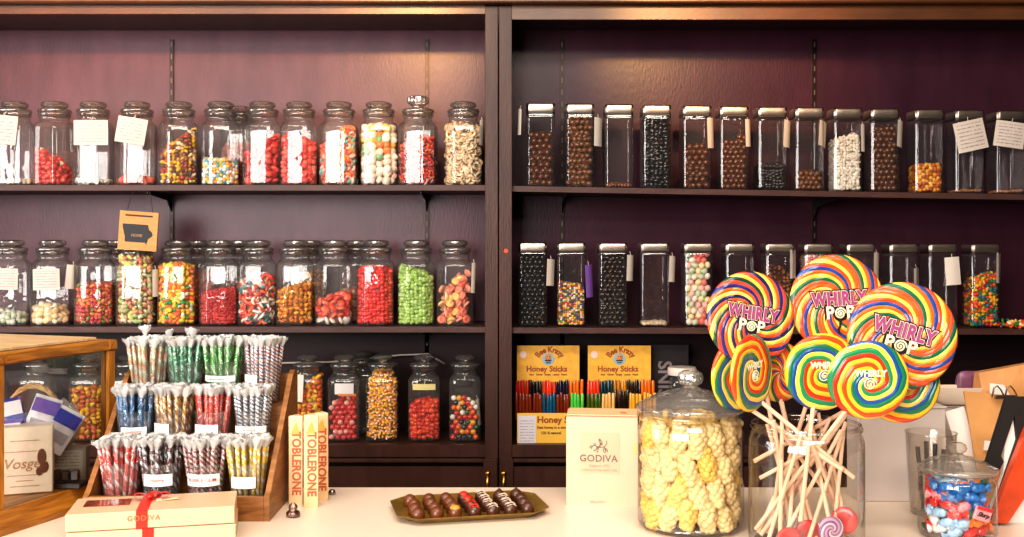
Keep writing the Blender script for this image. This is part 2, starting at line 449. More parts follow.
M_clear = thin_glass('clear jar glass', (1, .99, .97), f0=.08, edge=.62, bump=.08, bscale=16, epow=3.0)
M_clearlid = thin_glass('clear lid glass', (1, .97, .92), f0=.16, edge=.7, rough=.03, bump=.25, bscale=30, epow=1.4, haze=.07)
M_pane = thin_glass('case pane', (.95, .95, .93), f0=.05, edge=.6)
M_cello = thin_glass('cellophane', (.96, .96, .97), f0=.3, edge=.8, rough=.12, bump=.8, bscale=160, haze=.40)
M_plast = thin_glass('clear plastic cup', (.97, .97, .97), f0=.14, edge=.45, rough=.05, haze=.05)
M_film = thin_glass('clear film', (.97, .97, .98), f0=.16, edge=.9, rough=.08, bump=.8, bscale=140, haze=.02)
M_steel = mat('brushed steel lid', (176, 162, 150), .3, metal=1, bump=.05, bscale=200, stretch=(1, 1, 30))
M_tag = lines_mat('tag paper', (196, 182, 168), (90, 60, 110), 8)
M_plain = mat('plain paper', (216, 202, 188), .7)
M_purple = mat('purple paper', (116, 76, 150), .6)
M_string = mat('tag string', (225, 215, 200), .8)

# ------------------------------------------------------------------ the setting
def struct(name, mb, m, **k):
    o = mb.build(name, m, **k); o['kind'] = 'structure'; return o
struct('floor', MB().box((0, .5, -.025), (8, 8, .05)), wood_mat('floor boards', (70, 48, 34), (120, 86, 58), .5, (2, 20, 2)))
struct('wall_back', MB().box((0, 3.78, 1.5), (8, .1, 3.0)), mat('back wall paint', (88, 62, 66), .7, var=.1))
struct('ceiling', MB().box((0, .5, 3.12), (8, 8, .1)), mat('ceiling paint', (190, 178, 160), .8, var=.05))

# cabinets ----------------------------------------------------------
YC, YB = 3.40, 3.70
Z1, Z2, Z3 = 1.652, 1.1895, .807
def zshelf(row, x):
    if row == 1: return Z1 if x < -.044 else 1.649 - .0164*x
    if row == 2: return Z2 if x < -.044 else 1.187 - .003*x
    return Z3
def shelf_poly(x0, x1, z0, z1, y0, y1, th):
    return MB().add([(x0,y0,z0-th),(x1,y0,z1-th),(x1,y1,z1-th),(x0,y1,z0-th),(x0,y0,z0),(x1,y0,z1),(x1,y1,z1),(x0,y1,z0)],
                    [(3,2,1,0),(4,5,6,7),(0,1,5,4),(2,3,7,6),(1,2,6,5),(3,0,4,7)])
def cabinet(x0, x1, stiles, hb0, hb1, label, standards, door_edges, handles):
    t = empty('shelf_cabinet', ((x0+x1)/2, YC, 0)); tag(t, label, 'cabinet')
    ox = (x0+x1)/2
    def B(mb, name, m, **k):
        mb.v = [(v[0]-ox, v[1]-YC, v[2]) for v in mb.v]; return mb.build(name, m, t, **k)
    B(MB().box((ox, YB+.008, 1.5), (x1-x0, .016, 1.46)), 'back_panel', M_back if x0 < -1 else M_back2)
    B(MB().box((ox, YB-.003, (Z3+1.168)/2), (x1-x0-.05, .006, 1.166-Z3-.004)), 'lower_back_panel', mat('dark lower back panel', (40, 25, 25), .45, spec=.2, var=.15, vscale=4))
    for sx in (x0+.012, x1-.012): B(MB().box((sx, (YC+YB)/2+.012, 1.12), (.022, YB-YC-.026, 2.2)), 'side_panel', M_cab)
    for (a, b) in stiles: B(MB().box(((a+b)/2, YC+.01, 1.12), (b-a, .022, 2.22), bev=.0015), 'stile', M_cab)
    hx0, hx1 = (x0, stiles[0][0]) if stiles[0][0] > x0+.1 else (stiles[0][1], x1)
    B(shelf_poly(hx0, hx1, 2.232, 2.232, YC, YC+.02, 2.232-(hb0+hb1)/2), 'header_rail', M_head)
    B(MB().box((ox, YC+.15, 2.2315-.01), (x1-x0-.05, YB-YC-.03, .02)), 'top_panel', M_cab)
    for row in (1, 2):
        B(shelf_poly(x0+.024, x1-.024, zshelf(row, x0+.024 if x0 > -1 else -1), zshelf(row, x1-.024 if x0 > -1 else -1), YC+.022, YB, .018), 'shelf', M_shelf)
    B(MB().box((ox, (YC+YB)/2+.006, Z3-.012), (x1-x0-.05, YB-YC-.014, .024)), 'shelf', M_cab)
    B(MB().box(((hx0+hx1)/2, YC+.0105, Z3-.018), (hx1-hx0, .02, .04), bev=.001), 'bottom_rail', M_cab)
    for px in standards:
        x = PX(px, YB); mb = MB().box((x, YB-.003, 1.5), (.014, .006, 1.36))
        s = B(mb, 'shelf_standard', M_dark)
        sl = MB()
        for k in range(32): sl.box((x-ox, YB-YC-.0062, .86+k*.042), (.005, .0008, .018))
        sl.build('slot', mat('slot black', (84, 64, 62), .5, metal=.3), s)
        for zz in (zshelf(1, x)-.0185, zshelf(2, x)-.0185):
            br = MB(); br.add([(x-.0015, YB-.006, zz), (x-.0015, YC+.05, zz), (x-.0015, YC+.05, zz-.008), (x-.0015, YB-.05, zz-.022), (x-.0015, YB-.006, zz-.06),
                               (x+.0015, YB-.006, zz), (x+.0015, YC+.05, zz), (x+.0015, YC+.05, zz-.008), (x+.0015, YB-.05, zz-.022), (x+.0015, YB-.006, zz-.06)],
                              [(4,3,2,1,0),(5,6,7,8,9)]+[(i, (i+1) % 5, (i+1) % 5+5, i+5) for i in range(5)]); B(br, 'shelf_bracket', M_dark)
    # doors of the base
    for (a, b), hxx in zip(door_edges, handles):
        d = MB(); zt, zb = Z3-.04, .1; w = .045
        for cx in (a+w/2, b-w/2): d.box((cx, YC-.009, (zt+zb)/2), (w, .018, zt-zb), bev=.002)
        for cz in (zt-.006, zb+w/2): d.box(((a+b)/2, YC-.009, cz), (b-a-2*w, .018, .012 if cz > .5 else w), bev=.002)
        do = B(d, 'door', M_cab)
        p = MB().box(((a+b)/2-ox, -.004, (zt+zb)/2-.004), (b-a-2*w, .008, zt-zb-w), bev=.001); p.build('door_panel', M_cab, do)
        if hxx is not None:
            h = MB(); hx = hxx-ox
            h.tube([(hx, -.018, .72), (hx, -.036, .715), (hx, -.040, .69), (hx, -.040, .62), (hx, -.036, .60), (hx, -.018, .595)], [.004, .005, .0045, .004, .005, .004], 8)
            h.ball((hx, -.02, .72), .008, 2, (1, .5, 1)); h.ball((hx, -.02, .595), .008, 2, (1, .5, 1))
            h.build('handle', mat('brass', (190, 140, 70), .25, metal=1), do, smooth=True)
    return t
xs = [PX(p, YC) for p in (485, 498, 499, 512)]
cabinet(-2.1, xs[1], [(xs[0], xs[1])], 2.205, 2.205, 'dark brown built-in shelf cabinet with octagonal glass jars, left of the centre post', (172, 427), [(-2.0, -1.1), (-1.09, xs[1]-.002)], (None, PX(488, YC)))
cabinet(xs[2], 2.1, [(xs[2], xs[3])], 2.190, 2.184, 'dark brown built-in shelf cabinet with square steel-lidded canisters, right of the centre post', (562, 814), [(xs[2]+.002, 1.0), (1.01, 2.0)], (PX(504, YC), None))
cr = MB().box((0, YC-.005, 2.262), (4.2, .07, .058), bev=.004)
tag(cr.build('crown_board', M_head), 'dark brown crown board running along the top of both shelf cabinets', 'trim')
tag(MB().lathe([(.0001, 0), (.006, 0), (.0075, .001), (.006, .002), (.0001, .002)], n=16).build('red_dot_sticker', mat('red dot', (226, 70, 40), .5), loc=(PX(506, 3.39), YC-.0015, PZ(251, 3.4)), rot=(PI/2, 0, 0)), 'small round red sticker on the centre post', 'sticker')
# thin cable lying behind the jars of the lowest left shelf
mb = MB(); pts = [P(280, 363, 3.66), P(330, 362, 3.66), P(366, 359, 3.66), P(400, 355, 3.66), P(428, 354, 3.66), P(445, 364, 3.66)]
mb.tube(pts, .0035, 6)
tag(mb.build('cable', mat('cable white', (180, 165, 155), .5), smooth=True), 'thin pale cable strung behind the jars on the lowest left shelf', 'cable')

# counter -----------------------------------------------------------
t = empty('counter', (0, 1.79, 0)); tag(t, 'pale cream shop counter that the sweets stand on', 'counter')
MB().box((0, 0, CT-.02), (4.4, .80, .04), bev=.006).build('worktop', mat('cream laminate', (232, 214, 196), .32, var=.03, vscale=3, bump=.02, bscale=8), t)
MB().box((0, 0, .455), (4.3, .66, .91)).build('base', mat('counter base', (90, 62, 48), .5, var=.2), t)

# ------------------------------------------------------------------ jars and canisters
SPOT = {}
def glass_jar(h, a):
    """octagonal ground-lid jar, h total height, a half width"""
    k = h/85.0; b = a
    t = empty('glass_jar')
    prof = [(b*.86, .001, 1), (b*.97, .4*k, 1), (b, 2*k, 1), (b, 4*k, 1), (b, 50*k, 1), (b, 58*k, 1), (b*.985, 60*k, .95), (b*.93, 62.5*k, .7), (b*.86, 64*k, .35), (b*.80, 65.2*k, .08), (b*.775, 66.4*k, 0), (b*.775, 69*k, 0), (b*.84, 70*k, 0), (b*.855, 71.5*k, 0), (b*.84, 73*k, 0)]
    MB().lathe(prof, OCT).build('body', M_glass, t, smooth=True)
    lid = MB().lathe([(b*.70, 70*k, 0), (b*.80, 73.2*k, 0), (b*.87, 73.8*k, 0), (b*.89, 75.2*k, 0), (b*.86, 76.8*k, 0), (b*.72, 77.4*k, 0), (b*.5, 78*k, 0), (b*.42, 78.8*k, 0)], n=28, cap_top=False).build('lid', M_lidg, t, smooth=True)
    kn = []
    MB().lathe([(b*.52, 77*k), (b*.56, 78.2*k), (b*.68, 79.4*k), (b*.73, 81.5*k), (b*.70, 83.3*k), (b*.58, 84.4*k), (b*.40, 84.8*k), (b*.33, 84.2*k), (.0001, 84*k)], n=12, cap_bot=True).build('knob', M_lidg, lid, smooth=35)
    return t
def clear_jar(h, a):
    """squarer clear jar with round neck and faceted stopper"""
    k = h/87.0; b = a; t = empty('glass_jar')
    prof = [(b*.88, .001, 1), (b, 1.5*k, 1), (b, 4*k, 1), (b, 58*k, 1), (b*.99, 62*k, 1), (b*.93, 65*k, .8), (b*.83, 66.5*k, .3), (b*.78, 67.5*k, 0), (b*.78, 72*k, 0), (b*.9, 73*k, 0), (b*.9, 74.5*k, 0)]
    MB().lathe(prof, SQ2).build('body', M_glass, t, smooth=True)
    lid = MB().lathe([(b*.7, 71*k), (b*.88, 75*k), (b*.95, 75.7*k), (b*.95, 77.2*k), (b*.86, 78.2*k), (b*.5, 79*k), (b*.42, 80*k)], n=28).build('lid', M_lidg, t, smooth=True)
    MB().lathe([(b*.38, 79.5*k), (b*.40, 80.5*k), (b*.62, 82*k), (b*.72, 84*k), (b*.6, 86*k), (b*.35, 87*k), (.0001, 87*k)], n=10).build('knob', M_lidg, lid, smooth=35)
    return t
def canister(h, a):
    t = empty('square_canister'); lh = h*.105
    MB().lathe([(a*.92, .001), (a, .004), (a, .012), (a, h-lh-.02), (a, h-lh-.006), (a*.96, h-lh-.001)], SQ).build('body', M_glass2, t, smooth=True)
    lid = MB().lathe([(a*.94, h-lh), (a*.99, h-lh+.0005), (a*1.01, h-lh+.003), (a*1.01, h-.006), (a*.98, h-.0015), (a*.93, h), (.001, h)], SQ).build('lid', M_steel, t, smooth=50)
    MB().lathe([(a*.95, h-lh-.005), (a*1.0, h-lh-.0045), (a*1.0, h-lh-.0005), (a*.95, h-lh)], SQ, cap_top=True).build('gasket', mat('gasket', (40, 32, 30), .4), lid)
    return t
J0 = C0 = K0 = None
def put_jar(px, row, label, kind='oct', y=3.52, h=.285, a=.061, rz=0, group=None):
    global J0, C0, K0
    x = PX(px, y-.02); z = zshelf(row, x)
    proto = {'oct': J0, 'can': C0, 'clr': K0}[kind]
    if proto is None:
        t = {'oct': glass_jar, 'can': canister, 'clr': clear_jar}[kind](h, a)
        if kind == 'oct': J0 = t
        elif kind == 'can': C0 = t
        else: K0 = t
    else: t = dup(proto)
    t.location = (x, y, z); t.rotation_euler = (0, 0, rz)
    cat = {'oct': 'jar', 'can': 'canister', 'clr': 'jar'}[kind]
    tag(t, label, cat, group)
    return t
def put_stuff(t, a, ch, frac, h, d, shape, pal, label, name='candy_fill', weights=None, layers=None, slope=0, back=0, rough=.35, z0=.006, coat=.2, vstep=.74, step=.82):
    H = frac*h
    ai = a-.004
    if shape in ('worm', 'ring'): step, vstep = .55, .42
    pos = fill_positions(ai, ch, H, d, slope, back, step, vstep)
    me = stuff_mesh(name, pos, d, shape, pal, weights, layers, (ai, ch, H, slope, back), rough, coat=coat)
    o = link(name, me, attr_mat('candy r%.2f' % rough, rough, coat=coat))
    o.location = t.location + Vector((0, 0, z0)); o.rotation_euler = t.rotation_euler
    tag(o, label, 'candy', kind='stuff'); return o
def singles(t, a, frac, h, d, mats, label, name, group, cols=None, slope=0, meshf=None, z0=.006, jit=.12, behind=None, offs=0, tumbled=False):
    """front layer of countable candies, each its own object"""
    n = cols or int(round(2*(a-.004)/d)); w = 2*(a-.005); dx = w/n; rows = int(frac*h/(d*.87))+1
    R = t.rotation_euler.to_matrix(); k = 0; first = {}
    for r in range(rows+3):
        off = .5*(r % 2); nn = n-(r % 2)
        for i in range(nn):
            x = -w/2+dx*(i+.5+off); z = d*.5 + r*d*.87
            if z > frac*h*(1+slope*x/a): continue
            p = Vector((x+random.uniform(-jit, jit)*d, -a+.0045+d*.5+random.uniform(0, .25)*d, z+z0+random.uniform(-jit, jit)*d*.6))
            m = mats[0] if len(mats) == 1 else random.choice(mats)
            if m.name not in first:
                mb = meshf(d) if meshf else MB().ball((0, 0, 0), d*.5, 2)
                o = mb.build(name, m, smooth=True); first[m.name] = o
            else: o = first[m.name].copy(); COL.objects.link(o)
            o.location = t.location + R @ p
            o.rotation_euler = (random.uniform(-.5, .5) if not tumbled else random.uniform(0, 6), random.uniform(0, 6) if tumbled else random.uniform(-.5, .5), random.uniform(0, 6))
            tag(o, label[m.name] if isinstance(label, dict) else label, 'candy', group if not isinstance(label, dict) else group+' '+m.name); k += 1
    return k
def paper(px, py, w, h, Y, rot=0, yaw=0, label=None, m=None, name='paper_tag', curl=.004, lines=True):
    """hanging paper tag centred at a point; w,h in metres, rot in the picture plane, yaw about Z"""
    mb = MB(); nx = 6; vs = []; fs = []
    for j in range(2):
        for i in range(nx+1):
            u = i/nx-.5; vs.append((u*w, -curl*math.cos(u*PI)+curl*.5, (j-.5)*h))
    for i in range(nx): fs.append((i, i+1, i+nx+2, i+nx+1))
    mb.add(vs, fs)
    o = mb.build(name, m or M_tag, smooth=True)
    uvl = o.data.uv_layers.new(name='UV')
    for p in o.data.polygons:
        for li in p.loop_indices:
            v = o.data.vertices[o.data.loops[li].vertex_index].co; uvl.data[li].uv = (v.x/w+.5, v.z/h+.5)
    o.location = P(px, py, Y); o.rotation_euler = Euler((0, 0, yaw)).to_matrix().to_4x4().to_euler() if not rot else (Matrix.Rotation(yaw, 3, 'Z') @ Matrix.Rotation(rot, 3, 'Y')).to_euler()
    tag(o, label, 'tag')
    st = MB(); st.tube([(0, .0, h*.5-.004), (w*.05, .006, h*.5+.012)], .0008, 5); st.build('string', M_string, o)
    return o
HB = .285
def oct_fill(px, row, rz, label, fl, frac, d, shape, pal, **k):
    t = put_jar(px, row, label, rz=rz)
    if frac: put_stuff(t, .061, 1.52, frac, .24, d, shape, pal, fl, **k)
    return t
# top left shelf
S1, S2 = 'on the top left shelf', 'on the middle left shelf'
oct_fill(12, 1, .2, 'octagonal glass jar cut by the photo edge on the top left shelf, almost empty', 'few pale sweets at the bottom of the leftmost jar on the top left shelf', .06, .018, 'chunk', [CRM, WHT])
oct_fill(52, 1, -.15, 'octagonal glass jar of red candy piled up its left side, top left shelf', 'red candy heaped to the left over white ones in a jar on the top left shelf', .36, .02, 'chunk', [(190,40,36), (210,70,60), WHT], weights=[6, 3, .8], slope=-.55)
oct_fill(91, 1, .1, 'nearly empty octagonal glass jar with a square-on paper tag, top left shelf', 'last white sweets in the jar behind a square-on tag, top left shelf', .05, .02, 'disc', [WHT, (200,200,200)])
oct_fill(135, 1, .15, 'octagonal glass jar with tilted paper tag and a few red sweets, top left shelf', 'few red sweets left in the jar with a tilted tag, top left shelf', .13, .022, 'chunk', [COR, RED, (240,120,100)])
oct_fill(177, 1, .25, 'octagonal glass jar of yellow and brown gummies sloping up to the right, top left shelf', 'yellow, red and brown gummies sloping up to the right, top left shelf', .64, .017, 'bear', [(214,160,40), (150,70,30), (190,60,30), YEL, (110,60,40), CRM], slope=.3)
oct_fill(219, 1, .2, 'octagonal glass jar a third full of pale mixed sweets, top left shelf', 'pale teal, orange and white sweets a third of the way up a jar, top left shelf', .36, .014, 'chunk', [TEA, (236,150,60), WHT, (120,160,170), YEL, WHT])
oct_fill(261, 1, .12, 'octagonal glass jar of red candy slices heaped high at right, top left shelf', 'red candy slices heaped high on the right of a jar, top left shelf', .58, .028, 'disc', [(205,50,44), (226,80,70), (190,30,30)], slope=.3)
oct_fill(298, 1, .1, 'octagonal glass jar over half full of level coral red gummies, top left shelf', 'level coral red gummies, top left shelf', .66, .021, 'chunk', [(214,70,60), (228,110,96), (190,36,34)], slope=-.08)
oct_fill(338, 1, -.05, 'octagonal glass jar of pink, teal and orange gummies, top left shelf', 'pink, teal and orange gummies rising to the right, top left shelf', .70, .024, 'ring', [(232,120,100), (110,180,170), (236,140,60), (240,200,190), (220,80,80)], slope=.25)
oct_fill(378, 1, .2, 'octagonal glass jar of pale sweets with orange and green on top, top left shelf', 'white and cream sweets under orange and green ones, top left shelf', .82, .026, 'chunk', [(240,224,204), (236,196,176), (230,130,60), (120,170,120), (220,180,80), (240,230,215)], layers=[(.45, [0, 1, 5]), (.8, [2, 3, 4, 0]), (1.2, [4, 5])])
t11 = oct_fill(417.5, 1, -.12, 'octagonal glass jar of red and orange gummies with a tall ribbed stopper, top left shelf', 'glossy red, orange and dark gummies in the jar with the tall stopper', .64, .018, 'worm', [RED, (236,92,40), (60,30,40), (232,110,90), (200,40,30), (220,150,150)], slope=.1)
oct_fill(463, 1, .1, 'octagonal glass jar of cream coloured twists beside the centre post, top left shelf', 'cream coloured candy twists, top left shelf', .84, .024, 'worm', [(232,200,160), (224,186,140), (240,214,180)], slope=-.05)
# tall ribbed stopper on jar 11: give that jar its own knob
for ch in list(t11.children):
    if ch.name.startswith('lid'):
        for kn in list(ch.children): bpy.data.objects.remove(kn)
        k = .285/85; b = .061; pts = []
        sec = [((1+.09*(j % 2))*math.cos(2*PI*j/28), (1+.09*(j % 2))*math.sin(2*PI*j/28)) for j in range(28)]
        MB().lathe([(b*.3, 78*k, 0), (b*.3, 80*k, 0), (b*.5, 82.5*k, .5), (b*.54, 84*k, 1), (b*.54, 89*k, 1), (b*.46, 90*k, .6), (.0001, 90*k, 0)], sec).build('knob', M_lidg, ch, smooth=30)
# middle left shelf
oct_fill(8, 2, .1, 'octagonal glass jar cut by the photo edge on the middle left shelf, tagged', 'pale greenish sweets low in the leftmost jar, middle left shelf', .16, .018, 'chunk', [(200,206,180), WHT, (190,200,170)], slope=-.3)
oct_fill(50, 2, .1, 'octagonal glass jar with a square white tag and a low cream heap, middle left shelf', 'cream coloured sweets in a low heap under a white tag, middle left shelf', .26, .024, 'chunk', [(236,206,160), (240,220,186), (228,190,140)], slope=-.2)
oct_fill(93, 2, .15, 'octagonal glass jar half full of red, orange and green gummies, middle left shelf', 'red, orange and green gummies filling half a jar, middle left shelf', .56, .016, 'bear', [(214,60,40), (230,110,50), (110,140,60), (200,80,60), (236,150,90), (190,40,60)])
oct_fill(135, 2, .05, 'octagonal glass jar full of pale pastel gummy bears below the wooden sign', 'pale yellow, green and pink gummy bears below the wooden sign', .96, .02, 'bear', [(216,206,120), (170,190,120), (226,150,110), (226,196,160), (200,120,100), (220,216,180)])
oct_fill(176, 2, .1, 'octagonal glass jar of bright yellow, orange and green beans, middle left shelf', 'bright yellow, orange and green candy beans, middle left shelf', .83, .017, 'bean', [YEL, (240,220,60), ORG, (40,150,60), (236,120,30), (240,236,200)], weights=[4, 3, 3, 2.5, 2, 1])
oct_fill(218, 2, .1, 'octagonal glass jar of small crimson pieces under half full, middle left shelf', 'small crimson candy pieces in an under half full jar, middle left shelf', .47, .011, 'bean', [(196,24,24), (214,50,40), (170,14,20)], slope=.07)
oct_fill(256, 2, .12, 'octagonal glass jar of red, white and teal striped gummies, middle left shelf', 'red, white and teal gummy strips, middle left shelf', .63, .028, 'worm', [(222,60,40), (236,220,200), (70,150,150), (236,110,60), (222,60,40), WHT], slope=.05)
oct_fill(294, 2, .1, 'octagonal glass jar half full of amber orange gummies, middle left shelf', 'amber orange gummies, middle left shelf', .52, .018, 'bear', [AMB, (226,146,20), (196,104,10), (236,170,50)], slope=.12)
oct_fill(333, 2, .12, 'octagonal glass jar with coral gummies over white powder, middle left shelf', 'coral red gummies over a white sugared layer, middle left shelf', .38, .025, 'disc', [(238,226,214), COR, (222,60,40), (240,110,80)], layers=[(.3, [0]), (1.3, [1, 2, 3])], slope=.12)
oct_fill(375, 2, .05, 'octagonal glass jar tightly filled with bright red candy, middle left shelf', 'tightly packed bright red candy, middle left shelf', .79, .017, 'chunk', [(222,30,24), (236,54,40), (200,18,18)])
oct_fill(415.5, 2, .1, 'octagonal glass jar of pale green candy, middle left shelf', 'pale green candy pieces, middle left shelf', .75, .015, 'chunk', [(164,200,96), (186,214,130), (150,184,80)], slope=-.1)
t12 = put_jar(454.5, 2, 'octagonal glass jar of pink and yellow peach rings beside the centre post', rz=.06)
def puck(d):
    mb = MB().lathe([(.0001, -.2*d), (.2*d, -.2*d), (.4*d, -.16*d), (.52*d, 0), (.4*d, .16*d), (.2*d, .1*d), (.0001, .04*d)], n=16, cap_bot=False); return mb
MP = [mat('peach pink', (236, 120, 96), .5), mat('peach yellow', (238, 186, 110), .5), mat('peach salmon', (236, 146, 120), .5)]
singles(t12, .061, .60, .24, .029, MP, {m.name: m.name.replace('peach ', 'sugared ')+' peach ring lying in the jar beside the centre post' for m in MP}, 'peach_ring', 'peach rings', cols=4, slope=.25, meshf=puck, tumbled=True)
put_stuff(t12, .048, 1.52, .62, .24, .026, 'disc', [(236,120,96), (238,186,110), (236,146,120)], 'peach rings filling the back of the jar beside the centre post', slope=.25)
# jars of the back row on the middle and top left shelves
for px, fr, pal, w, y in ((115, .5, [(190,150,70), (200,120,60)], 'behind the wooden sign jar', 3.638), (196, .7, [(200,70,50), (220,110,70)], 'between the bean and crimson jars', 3.638), (237, .75, [(60,40,40), (90,50,40)], 'behind the striped gummy jar', 3.638), (308, .7, [(196,140,40), (150,90,30)], 'behind the amber gummy jar', 3.638), (356, .45, [(225,180,160), (190,120,90)], 'between the coral and bright red jars', 3.638)):
    t = put_jar(px, 2, 'glass jar standing in the back row ' + w, y=y, rz=.1)
    put_stuff(t, .061, 1.52, fr, .24, .02, 'chunk', pal, 'dim candy in the back row jar ' + w)
t = put_jar(238, 1, 'glass jar standing in the back row between the pale mix and the red slices', y=3.638, rz=.1)
put_stuff(t, .061, 1.52, .62, .24, .02, 'chunk', [(196,120,100), (170,90,80)], 'dim red candy in the back row jar on the top left shelf')
# lowest left shelf
K = dict(kind='clr', h=.283, a=.052, y=3.51)
t = put_jar(307, 3, 'square glass jar of yellow and orange gummies behind the upright chocolate bars', rz=.05, **K)
put_stuff(t, .052, 1.72, .72, .24, .02, 'bear', [YEL, ORG, (240,150,20), (236,110,40)], 'yellow and orange gummies sloping up to the right, lowest left shelf', slope=.35)
t = put_jar(344, 3, 'square glass jar of red and white balls with a pale label, lowest left shelf', rz=.02, **K)
MR = [mat('cherry red', (196, 34, 34), .25, coat=.5), mat('pale pink', (236, 160, 150), .25, coat=.5), mat('candy red', (216, 60, 54), .25, coat=.5)]
singles(t, .052, .58, .24, .0185, MR, {m.name: m.name+' candy ball in the jar with a pale inside label' for m in MR}, 'candy_ball', 'red and pink candy balls', cols=5, slope=.1)
put_stuff(t, .040, 1.72, .55, .24, .018, 'ball', [(196,34,34), (236,160,150), (216,60,54)], 'red and pink candy balls at the back of the jar with a pale inside label')
paper(344, 389, .062, .036, 3.452, label='pale paper label on the jar of red and white balls', m=mat('grey label', (205, 200, 196), .6))
paper(347, 395, .06, .008, 3.449, label='narrow orange strip on the jar of red and white balls', m=mat('orange strip', (200, 110, 60), .6), name='paper_strip')
t = put_jar(382, 3, 'square glass jar brimming with candy corn, lowest left shelf', rz=.0, **K)
put_stuff(t, .052, 1.72, .86, .24, .0165, 'kernel', [(250,200,50), (240,130,24), (255,240,205)], 'orange, yellow and white candy corn up to the jar neck', name='candy_corn', step=.7, vstep=.62)
o = put_stuff(t, .041, 1.45, .1, .24, .0165, 'kernel', [(244,196,40), (238,120,16), (250,236,200)], 'topmost layer of candy corn in the jar neck', name='candy_corn', step=.7, vstep=.62); o.location.z += .205
t = put_jar(424, 3, 'square glass jar of red orange gummies with a yellow strip, lowest left shelf', rz=.03, **K)
put_stuff(t, .052, 1.72, .54, .24, .019, 'chunk', [(222,58,20), (206,40,14), (232,80,36)], 'red orange gummies half filling a square jar, lowest left shelf', slope=.04)
paper(424, 387, .075, .02, 3.452, label='pale yellow paper strip on the jar of red orange gummies', m=mat('yellow strip', (206, 190, 130), .6), name='paper_strip')
t = put_jar(465, 3, 'square glass jar of multicoloured balls beside the centre post, lowest left shelf', rz=.0, **K)
MM = [mat('orange', (232, 92, 24), .25, coat=.5), mat('dark green', (24, 84, 44), .25, coat=.5), mat('black', (26, 22, 22), .25, coat=.5), mat('white', (232, 224, 210), .25, coat=.5), mat('golden', (236, 160, 30), .25, coat=.5), mat('red', (196, 30, 26), .25, coat=.5)]
singles(t, .052, .58, .24, .0185, MM, {m.name: m.name+' candy ball in the multicoloured jar by the centre post' for m in MM}, 'candy_ball', 'multicoloured balls', cols=5, slope=-.06)
put_stuff(t, .040, 1.72, .56, .24, .018, 'ball', [ORG, GRN, BLK, WHT, YEL, RED], 'multicoloured candy balls at the back of the jar by the centre post')
paper(464, 383, .055, .018, 3.452, label='dark paper strip on the jar of multicoloured balls', m=mat('dark strip', (40, 34, 34), .6), name='paper_strip')
for px, frac, pal, lb in ((35, .3, [(150,90,50), (190,150,100)], 'half hidden square jar of brown sweets seen through the display case'), (86, .72, [(214,140,30), (200,90,30), YEL], 'square jar of golden gummies seen through the display case'), (127, .3, [(150,100,80)], 'square jar mostly hidden between the display case and the stick rack'), (361, .0, [], 'square glass jar hiding behind the red and white ball jar')):
    t = put_jar(px, 3, lb, rz=.1, kind='clr', h=.283, a=.052, y=3.51 if px != 361 else 3.635)
    if pal: put_stuff(t, .052, 1.72, frac, .24, .02, 'bear', pal, {35: 'brown sweets low in a jar seen through the display case', 86: 'golden gummies seen through the display case', 127: 'dull brown sweets in the jar left of the stick rack'}[px])
# tags on the left
paper(2, 129.5, .095, .095, 3.452, rot=.1, label='large white paper tag on the leftmost jar of the top left shelf')
paper(90.5, 132.5, .112, .082, 3.452, rot=0, label='white paper tag hanging square on the front of a nearly empty jar')
paper(131, 130.5, .098, .085, 3.450, rot=.17, label='white paper tag hanging tilted on the jar with few red sweets')
paper(6, 279, .075, .07, 3.452, rot=.02, label='white paper tag on the leftmost jar of the middle left shelf')
paper(46, 279.5, .088, .07, 3.452, rot=-.02, label='square white paper tag on the jar with a low cream heap')
paper(72, 277, .04, .08, 3.50, rot=.12, yaw=.9, label='white tag hanging edge-on between the cream heap and red-orange-green jars', m=M_plain, curl=.008)
paper(156, 283, .03, .09, 3.47, rot=0, yaw=1.2, label='white tag hanging edge-on between gummy bear and bean jars', m=M_plain)
paper(482, 133, .03, .085, 3.50, rot=.1, yaw=1.1, label='white tag hanging edge-on right of the cream twist jar', m=M_plain)
paper(474, 278, .03, .10, 3.47, rot=.08, yaw=1.1, label='white tag hanging edge-on right of the peach ring jar', m=M_plain)
paper(296, 388, .05, .09, 3.45, rot=.05, yaw=-.3, label='white tag on the jar of yellow and orange gummies, lowest left shelf', m=M_plain)
paper(479, 412, .02, .09, 3.50, rot=-.15, yaw=1.0, label='white tag hanging edge-on right of the multicoloured ball jar', m=M_plain)

# right hand canisters ------------------------------------------------
CA, CHh = .047, .278
def can(px, row, label): return put_jar(px, row, label, kind='can', y=3.508, h=CHh, a=CA)
CH = 1.84; CFH = .246
M_choc = mat('milk chocolate', (90, 51, 28), .22, coat=.5, var=.2, vscale=60)
M_choc2 = mat('chocolate nut', (108, 67, 36), .28, coat=.4, var=.25, vscale=60)
M_blk = mat('black candy', (24, 20, 19), .16, coat=.6)
def chocs(t, frac, d, cols, where, m=M_choc, nm='chocolate_ball', slope=0, sc=None, col='brown'):
    mf = (lambda d: MB().ball((0, 0, 0), d*.5, 2, sc)) if sc else None
    singles(t, CA, frac, CFH, d, [m], '%s %s in the canister %s' % (col, nm.replace('_', ' '), where), nm, nm.replace('_', ' ')+'s in the canister '+where, cols=cols, slope=slope, meshf=mf, jit=.12, tumbled=bool(sc))
    put_stuff(t, CA-.010, CH, frac*.97, CFH, d, 'ball', [(98,56,30), (84,46,24)] if col == 'brown' else [(24,20,19), (34,28,26)], '%s %s at the back of the canister %s' % (col, nm.replace('_', ' ')+'s', where), slope=slope)
TR, MRS = 'top right shelf', 'middle right shelf'
t = can(540.5, 1, 'square canister of large chocolate balls beside the centre post, top right shelf'); chocs(t, .74, .0225, 4, 'beside the centre post on the top right shelf', slope=.05)
